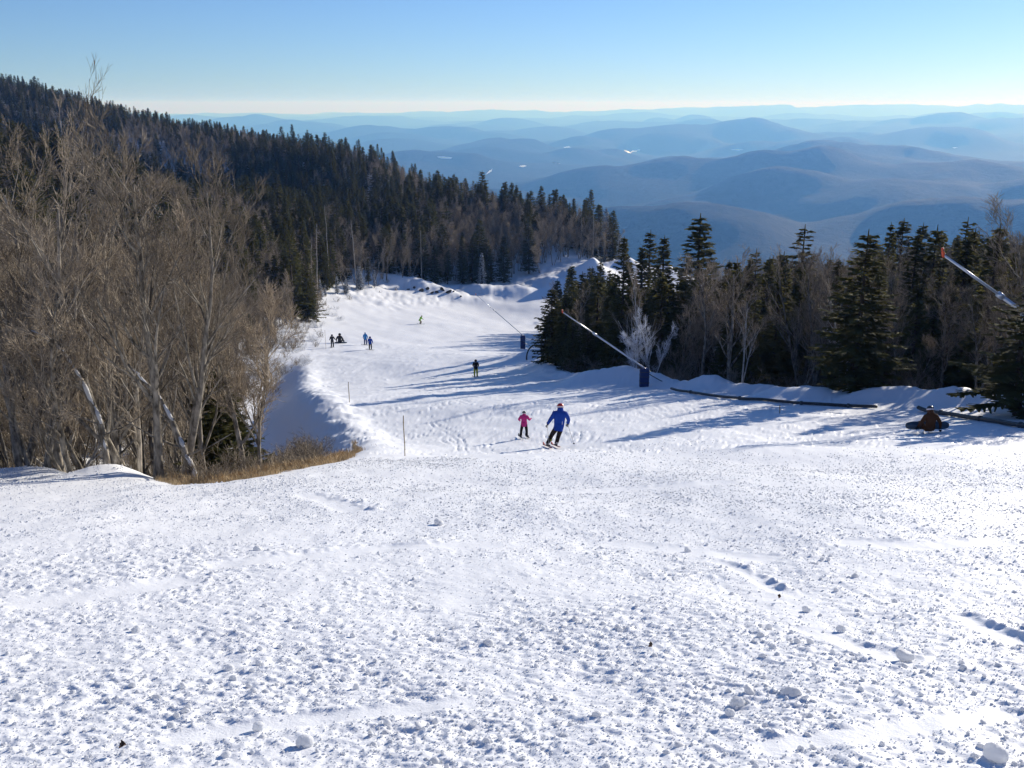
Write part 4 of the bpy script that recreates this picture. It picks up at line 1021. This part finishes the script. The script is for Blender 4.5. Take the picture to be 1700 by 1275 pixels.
# black snow making pipe along the right edge of the run
def ground_pipe(pxs, rad, label, name='pipe', lift=.10, flanges=True):
    p = np.array([hit(*q) for q in pxs]); n = len(p); s = np.linspace(0, n-1, n*6)
    w = np.stack([np.interp(s, np.arange(n), p[:, i]) for i in range(2)], 1); z = ground0(w[:, 0], w[:, 1]); zz = np.maximum(z, np.convolve(np.pad(z, 3, 'edge'), np.ones(7)/7, 'valid'))+lift
    e = bpy.data.objects.new(name, None); col.objects.link(e); o = np.array([w[0, 0], w[0, 1], zz[0]]); e.location = o
    q = np.c_[w, zz]-o; m = MB(); m.tube(q, rad, 10); m.build('pipe_run', M_black, e, True)
    if flanges:
        for i in range(5, len(q)-2, 8):
            c = MB(); dv = unit(q[i+1]-q[i]); c.tube([q[i]-dv*.05, q[i]+dv*.05], rad*1.45, 10); c.build('flange', M_dark, e)
    tag(e, label, 'pipe'); return e
ground_pipe([(1114,650),(1160,656),(1240,665),(1330,672),(1400,676),(1456,678)], .08, 'long black pipe lying on the snow behind the snow gun')
ground_pipe([(1524,683),(1580,691),(1640,701),(1700,711),(1760,720)], .095, 'black pipe running out of the right edge behind the sitting snowboarder')
for k, (c, rx, lab) in enumerate([((889,593), 1.2, 'dark hose looped upright beside the island trees'), ((899,600), .9, 'second dark hose loop right of the first')]):
    x, y, z = hit(*c); t = np.linspace(-.2, math.pi+.25, 26); m = MB()
    m.tube(np.c_[np.cos(t)*rx*.8+np.linspace(0, .8, 26)*k, np.sin(t)*.5, np.sin(t)*rx*1.1-.1], .085, 7)
    o = m.build('hose_loop', M_black, None, True, (x, y, z)); tag(o, lab, 'hose')
# bamboo marker poles
M_bamboo = flat_mat('bamboo', (0.30, 0.22, 0.12), .6, 0, .2)
for px, py, tp, lab in [(672,757,690,'thin bamboo pole standing in the middle of the run'),(580,668,634,'farther thin bamboo pole left of the ski tracks'),(541,579,548,'faint thin pole beside the dark clothed pair'),(1294,686,672,'tiny pole stub before the long black pipe')]:
    x, y, z = hit(px, py); v = ray(px, tp); h = v[2]/v[1]*y+EYE-z
    m = MB(); pts = [(0, 0, -.2)]+[(.01*math.sin(i), 0, h*i/6) for i in range(1, 7)]; m.tube(pts, .016 if py > 700 else .022, 6)
    for i in range(1, 6): m.tube([(.01*math.sin(i), 0, h*i/6-.01), (.01*math.sin(i), 0, h*i/6+.01)], .022, 6)
    o = m.build('marker_pole', M_bamboo, None, True, (x, y, z)); tag(o, lab, 'pole', 'bamboo poles on the run')
# ------------------------------------------------------------------ people
M_skin = flat_mat('skin', (0.55, 0.34, 0.25), .6)
def cloth(name, c): return flat_mat(name, c, .85, 0, .18, 14, .5, .2)
K = {}
for n, c in dict(blue=(0.012, 0.055, 0.33), pink=(0.52, 0.035, 0.20), black=(0.012, 0.012, 0.014), brownblack=(0.020, 0.014, 0.013), brown=(0.095, 0.036, 0.012), grey=(0.040, 0.040, 0.046), yellow=(0.42, 0.46, 0.03), sky=(0.025, 0.22, 0.55), green=(0.26, 0.55, 0.06), white=(0.75, 0.75, 0.77), navy=(0.012, 0.03, 0.16), boot=(0.45, 0.45, 0.46), tan=(0.28, 0.22, 0.12)).items():
    K[n] = cloth(n+'_cloth', c)
M_red = flat_mat('red_helmet', (0.55, 0.03, 0.015), .35); M_hel = flat_mat('dark_helmet', (0.05, 0.055, 0.06), .3); M_lens = flat_mat('goggle_strap', (0.7, 0.62, 0.62), .5)
M_ski = flat_mat('ski', (0.10, 0.10, 0.11), .35); M_skir = flat_mat('orange_ski', (0.28, 0.07, 0.03), .35); M_board = flat_mat('snowboard_top', (0.025, 0.055, 0.09), .35); M_graphic = flat_mat('pale_graphic', (0.42, 0.48, 0.55), .4); M_pole = flat_mat('ski_pole', (0.5, 0.46, 0.42), .4)
BONES = [('pel','spi'),('spi','che'),('che','nec'),('nec','hea'),('che','shL'),('shL','elL'),('elL','haL'),('che','shR'),('shR','elR'),('elR','haR'),('pel','hiL'),('hiL','knL'),('knL','anL'),('anL','toL'),('pel','hiR'),('hiR','knR'),('knR','anR'),('anR','toR')]
RAD = dict(pel=.17, spi=.165, che=.185, nec=.075, hea=.075, shL=.10, shR=.10, elL=.072, elR=.072, haL=.045, haR=.045, hiL=.115, hiR=.115, knL=.085, knR=.085, anL=.075, anR=.075, toL=.052, toR=.052)
ZONE = dict(spi=0, che=0, nec=0, hea=3, shL=0, shR=0, elL=0, elR=0, haL=0, haR=0, hiL=1, hiR=1, knL=1, knR=1, anL=1, anR=1, toL=2, toR=2)
STAND = dict(pel=(0,0,.93), spi=(0,0,1.1), che=(0,.01,1.32), nec=(0,.01,1.47), hea=(0,.02,1.56), shL=(-.19,0,1.38), shR=(.19,0,1.38), elL=(-.27,.03,1.12), elR=(.27,.03,1.12), haL=(-.29,.14,.90), haR=(.29,.14,.90),
             hiL=(-.10,0,.86), hiR=(.10,0,.86), knL=(-.12,.05,.48), knR=(.12,.05,.48), anL=(-.13,0,.09), anR=(.13,0,.09), toL=(-.14,.20,.04), toR=(.14,.20,.04))
def person(pose, jacket, trousers, label, loc, rotz=0, scale=1.0, boots='boot', gloves='black', fat=1.0, helmet=None, strap=None, hood=None, extra=None, hem=True):
    J = dict(STAND); J.update(pose); names = list(RAD)
    me = bpy.data.meshes.new('skeleton'); me.from_pydata([J[n] for n in names], [(names.index(a), names.index(b)) for a, b in BONES], [])
    so = bpy.data.objects.new('skeleton', me); col.objects.link(so); md = so.modifiers.new('s', 'SKIN'); md.use_smooth_shade = True
    for i, n in enumerate(names):
        k = RAD[n]*fat; me.skin_vertices[0].data[i].radius = (k, k*(.78 if n in ('pel', 'spi', 'che') else 1)); me.skin_vertices[0].data[i].use_root = (n == 'pel')
    sb = so.modifiers.new('d', 'SUBSURF'); sb.levels = 1; sb.render_levels = 1
    dg = bpy.context.evaluated_depsgraph_get(); ev = so.evaluated_get(dg); body = bpy.data.meshes.new_from_object(ev); col.objects.unlink(so)
    bm = bmesh.new(); bm.from_mesh(body)
    for m in (K[jacket], K[trousers], K[boots], M_skin, K[gloves]): pass
    seg = [(np.array(J[a]), np.array(J[b]), ZONE[b]) for a, b in BONES]
    for f in bm.faces:
        c = np.array(f.calc_center_median()); best = 9; z = 0
        for a, b, q in seg:
            t = np.clip(np.dot(c-a, b-a)/(np.dot(b-a, b-a)+1e-9), 0, 1); dd = np.linalg.norm(c-a-t*(b-a))
            if dd < best: best = dd; z = q
        pz = J['pel'][2]
        if z == 1 and c[2] > pz-.06 and J['knL'][2] < pz-.2: z = 0
        if J['anL'][2] < .3 and z == 1 and c[2] < min(J['anL'][2], J['anR'][2])+.03: z = 2
        for h in ('haL', 'haR'):
            if np.linalg.norm(c-np.array(J[h])) < .075: z = 4
        f.material_index = z; f.smooth = True
    # head with nose, and five fingers on each hand, in the same mesh
    def grow(pts, rad, n, mi):
        mb = MB(); mb.tube(pts, rad, n); v0 = [bm.verts.new(v) for v in np.vstack(mb.v)]
        for fs in (mb.f4, mb.f3):
            for arr in fs:
                for q in arr:
                    try: fc = bm.faces.new([v0[i] for i in q]); fc.material_index = mi; fc.smooth = True
                    except ValueError: pass
    H = np.array(J['hea']); up = unit(H-np.array(J['nec'])); fw = unit(np.array([J.get('look', (0, 1, 0))]).ravel())
    t = np.linspace(-1, 1, 9); grow([H+up*(.03+.125*q) for q in t], [.098*math.sqrt(max(.03, 1-q*q))*(1 if q > -.2 else .9) for q in t], 12, 3)
    grow([H+up*.03+fw*.085, H+up*.01+fw*.125], [.014, .012], 6, 3)
    for h, e, s in (('haL', 'elL', -1), ('haR', 'elR', 1)):
        p = np.array(J[h]); d = unit(p-np.array(J[e])); sd = unit(np.cross(d, [0, 0, 1.])+np.array([1e-3, 0, 0])); cu = unit(np.cross(sd, d))
        for i, L in enumerate((.072, .085, .08, .062)):
            b = p+d*.035+sd*(i-1.5)*.021; grow([b, b+d*L*.5, b+d*L*.75-cu*.025, b+d*L*.6-cu*.05], [.012, .0115, .010, .008], 6, 4)
        b = p-sd*.03*s; grow([b, b-sd*.035*s+d*.03, b-sd*.03*s+d*.06-cu*.02], [.014, .012, .009], 6, 4)
    me = bpy.data.meshes.new('person'); bm.to_mesh(me); bm.free()
    for m in (K[jacket], K[trousers], K[boots], M_skin, K[gloves]): me.materials.append(m)
    o = obj('person', me, None, loc, (0, 0, rotz)); o.scale = (scale,)*3
    def dome(name, mat, r, lo, hi, c=H+up*.045, n=14, parent=o):
        mb = MB(); q = np.linspace(lo, hi, 8); mb.tube([c+up*r*math.sin(a) for a in q], [max(r*math.cos(a), .004) for a in q], n, cap=True); return mb.build(name, mat, parent, True)
    if helmet:
        ho = dome('helmet', helmet, .128, -.25, 1.55)
        if strap: dome('goggle_strap', strap, .134, -.22, .14, parent=ho)
    if not hood:
        nk = np.array(J['nec']); mb = MB(); mb.tube([nk-up*.06, nk+up*.03, H+up*.01], [.135*fat, .112, .098], 12, cap=False); mb.build('collar', K[jacket], o, True)
    if hood: dome('hood', K[hood], .135, -.85, 1.55)
    if hem and J['anL'][2] < .3:        # jacket hem: a short flared skirt round the hips
        pl = np.array(J['pel']); sp = np.array(J['spi']); mb = MB(); ax = unit(sp-pl)
        mb.tube([pl-ax*.14, pl-ax*.02, pl+ax*.10], [.205*fat, .19*fat, .172*fat], 14, cap=False, flat=.78); mb.build('jacket_hem', K[jacket], o, True)
    if extra: extra(o, J)
    tag(o, label, 'person'); return o
def ski_pair(loc, rotz, pitch, gap, L, mat, lab, roll=0):
    for k, sx in enumerate((-gap/2, gap/2)):
        n = 12; y = np.linspace(-L*.45, L*.55, n); w = .05-.012*np.cos((y/L+.0)*3); w[0] *= .7; w[-1] *= .35; z = .012+.09*np.clip((y-L*.42)/(L*.13), 0, 1)**2
        v = np.vstack([np.c_[-w, y, z], np.c_[w, y, z], np.c_[-w, y, z+.014], np.c_[w, y, z+.014]]); f = []
        for i in range(n-1):
            f += [(i, n+i, n+i+1, i+1), (2*n+i, 2*n+i+1, 3*n+i+1, 3*n+i), (i, i+1, 2*n+i+1, 2*n+i), (n+i, 3*n+i, 3*n+i+1, n+i+1)]
        f += [(0, 2*n, 3*n, n), (n-1, 2*n-1, 4*n-1, 3*n-1)]
        mb = MB(); mb.add(v, f)
        M = Matrix.Rotation(rotz, 4, 'Z')@Matrix.Rotation(pitch, 4, 'X')
        off = M@Vector((sx, 0, 0)); o = mb.build('ski', mat, None, False, (loc[0]+off.x, loc[1]+off.y, loc[2]+off.z), M.to_euler())
        b = MB(); b.box((-.04, -.14, .03), (.04, -.06, .075)); b.box((-.04, .12, .03), (.04, .17, .07)); b.build('binding', M_dark, o)
        tag(o, ('left ski of ' if k == 0 else 'right ski of ')+lab, 'ski', 'skis')
def ski_pole(a, b, lab, r=.010):
    a = np.array(a); b = np.array(b); e = bpy.data.objects.new('ski_pole', None); col.objects.link(e); e.location = a; q = b-a; u = unit(q)
    m = MB(); m.tube([u*0, q], [r, r*.6], 6); m.build('shaft', M_pole, e, True)
    m = MB(); m.tube([-u*.10, -u*.02, u*.06], [.016, .018, .014], 8); m.build('grip', M_dark, e, True)
    m = MB(); m.tube([q-u*.075, q-u*.065], [.045, .05], 8); m.build('basket', M_dark, e)
    tag(e, lab, 'ski pole', 'ski poles')
def slope_at(x, y, rz):
    c, s = math.cos(rz), math.sin(rz); fx, fy = -s, c
    return math.atan2(gz(x+fx*.5, y+fy*.5)-gz(x-fx*.5, y-fy*.5), 1.0)
# skier in blue, leaning into a turn
x, y, z = hit(921, 741); pose = dict(pel=(.14,.02,.74), spi=(.16,.05,.90), che=(.19,.10,1.14), nec=(.19,.13,1.31), hea=(.19,.16,1.40), shL=(-.01,.10,1.22), shR=(.39,.09,1.20), elL=(-.17,.12,.96), elR=(.50,.12,.96), haL=(-.27,.24,.74), haR=(.47,.26,.75),
    hiL=(.05,.02,.68), hiR=(.23,.02,.70), knL=(-.10,.16,.40), knR=(.15,.17,.40), anL=(-.26,.02,.10), anR=(.06,.02,.11), toL=(-.28,.22,.05), toR=(.04,.22,.06))
def pocket(o, J):
    mb = MB(); mb.tube([(.245, -.075, .78), (.255, -.06, .93), (.26, -.045, 1.05)], [.009, .011, .009], 5); mb.build('zip', K['white'], o)
    mb = MB(); mb.tube([(-.13, -.06, .26), (-.13, -.075, .26)], [.03, .03], 10); mb.build('knee_patch', K['yellow'], o)
sk = person(pose, 'blue', 'brownblack', 'skier in blue jacket and red helmet turning on the near slope', (x, y, z), 0, 1.05, helmet=M_red, strap=M_lens, extra=pocket, fat=1.02)
W = lambda p: (x+p[0]*1.05, y+p[1]*1.05, z+p[2]*1.05)
ski_pair((x-.11, y+.05, z-.015), .16, slope_at(x, y, .16), .32, 1.65, M_skir, 'the blue jacketed skier')
ski_pole(W((-.27,.28,.74)), (x-.22, y-.45, gz(x-.22, y-.45)+.02), 'ski pole in the left hand of the blue jacketed skier')
ski_pole(W((.47,.30,.75)), (x+.72, y-.3, gz(x+.72, y-.3)+.02), 'ski pole in the right hand of the blue jacketed skier')
# child in pink
x, y, z = hit(870, 727); s = .69
pose = dict(elL=(-.33,.02,1.16), haL=(-.30,.22,1.06), elR=(.33,.02,1.16), haR=(.40,.20,1.20), anL=(-.20,0,.09), anR=(.17,0,.09), toL=(-.22,.20,.04), toR=(.18,.20,.04), knL=(-.18,.09,.48), knR=(.15,.09,.48))
person(pose, 'pink', 'black', 'small child in pink jacket skiing beside the skier in blue', (x, y, z), -.1, s, gloves='pink', helmet=M_hel, strap=M_lens, fat=1.08)
ski_pair((x, y+.05, z+.02), .12, slope_at(x, y, .12), .30, 1.1, M_ski, 'the child in pink')
# snowboarder sitting by the pipe
def snowboard(loc, rot, L, W_, lab, graphic=True):
    n = 24; t = np.linspace(0, 2*math.pi, n, endpoint=False); X = []; 
    for a in t:
        c, s_ = math.cos(a), math.sin(a); X.append((L/2*np.sign(c)*abs(c)**.42, W_/2*np.sign(s_)*abs(s_)**.8*(1-.12*(1-abs(c)**2))))
    X = np.array(X); zz = .05*np.clip((np.abs(X[:, 0])-L*.38)/(L*.12), 0, 1)**2
    v = np.vstack([np.c_[X, zz], np.c_[X, zz+.015], [(0, 0, 0), (0, 0, .015)]])
    f4 = [(i, (i+1) % n, n+(i+1) % n, n+i) for i in range(n)]; f3 = [(2*n, (i+1) % n, i) for i in range(n)]+[(2*n+1, n+i, n+(i+1) % n) for i in range(n)]
    mb = MB(); mb.add(v, f4, f3); o = mb.build('snowboard', M_board, None, False, loc, rot)
    for sx in (-.26, .26):
        b = MB(); b.box((sx-.07, -.12, .018), (sx+.07, .12, .045)); b.box((sx-.06, -.13, .045), (sx+.06, -.09, .16)); b.build('binding', M_dark, o)
    if graphic:
        g = MB(); g.box((.46, -.085, .0175), (.63, .085, .019)); g.build('graphic', M_graphic, o)
    tag(o, lab, 'snowboard', 'snowboards')
SIT = dict(pel=(0,0,.16), spi=(0,.0,.33), che=(0,.06,.57), nec=(0,.10,.72), hea=(0,.13,.80), shL=(-.19,.04,.62), shR=(.19,.04,.62), elL=(-.33,.02,.38), elR=(.35,.0,.38), haL=(-.36,.20,.16), haR=(.42,.08,.12),
           hiL=(-.11,.06,.14), hiR=(.11,.06,.14), knL=(-.20,.42,.28), knR=(.20,.42,.28), anL=(-.24,.66,.02), anR=(.24,.66,.02), toL=(-.25,.74,.12), toR=(.25,.74,.12))
x, y, z = hit(1543, 719)
person(SIT, 'brown', 'brown', 'snowboarder in brown jacket sitting on the snow near the black pipe', (x, y, z), .05, 1.08, boots='black', fat=.92, helmet=M_hel, strap=M_lens, hem=False)
snowboard((x+.02, y+.36, z+.19), (R(72), 0, .03), 1.70, .36, 'dark snowboard on its edge in front of the brown clad snowboarder')
# people farther down
def stander(px, py, hpx, jk, tr, lab, pose=None, hood=None, helmet=None, rotz=0, skis=True, rs=0):
    x, y, z = hit(px, py); d = y*math.cos(PITCH)-(z-EYE)*math.sin(PITCH); s = hpx*d/FPX/1.70
    person(pose or {}, jk, tr, lab, (x, y, z), rotz, s, boots='boot' if skis else 'black', hood=hood, helmet=helmet, fat=1.06)
    if skis: ski_pair((x, y, z+.02), rs, slope_at(x, y, rs), .26, 1.6, M_ski, 'the '+lab.split(' near')[0].split(' stand')[0].split(' glid')[0])
    return x, y, z, s
stander(790, 626, 29.5, 'black', 'yellow', 'skier in black top and yellow trousers standing in the tree shade', dict(haL=(-.20,.20,1.0), haR=(.20,.20,1.0)), hood='black', rs=.3)
stander(607, 573, 21.5, 'sky', 'navy', 'skier in light blue jacket standing behind the one in royal blue', helmet=flat_mat('pale_blue_helmet', (0.25, 0.4, 0.55), .4), rs=.8)
stander(615, 581, 22.5, 'blue', 'black', 'skier in royal blue jacket standing on the mid run', dict(haR=(.33,.05,.86)), hood='navy', rs=.9)
stander(552, 577, 22, 'grey', 'black', 'dark clothed skier standing beside the sitting snowboarder', dict(haL=(-.36,.12,1.0), haR=(.40,.15,1.02), elR=(.31,.05,1.14)), hood='grey', rs=.4)
x, y, z = hit(564, 570)
person(SIT, 'grey', 'black', 'dark clothed snowboarder sitting far down the run with board', (x, y, z), -.1, 1.55, boots='black', fat=1.0, hood='grey', hem=False)
snowboard((x+.18, y-.05, z+.12), (R(35), 0, -.02), 1.9, .3, 'dark snowboard beside the sitting dark clothed snowboarder', False)
CR = dict(pel=(0,-.10,.70), spi=(.02,-.02,.86), che=(.06,.12,1.06), nec=(.08,.18,1.20), hea=(.09,.22,1.29), shL=(-.12,.10,1.12), shR=(.25,.12,1.12), elL=(-.28,.10,.92), elR=(.36,.25,.92), haL=(-.24,.32,.82), haR=(.30,.42,.86), hiL=(-.10,-.08,.64), hiR=(.11,-.08,.64), knL=(-.20,.12,.40), knR=(.14,.16,.40), anL=(-.22,-.05,.1), anR=(.16,-.02,.1), toL=(-.22,.15,.05), toR=(.16,.18,.05))
stander(698, 538, 17, 'green', 'tan', 'crouching skier in lime green jacket gliding across the far run', CR, helmet=M_hel, rotz=-1.2, rs=-1.2)
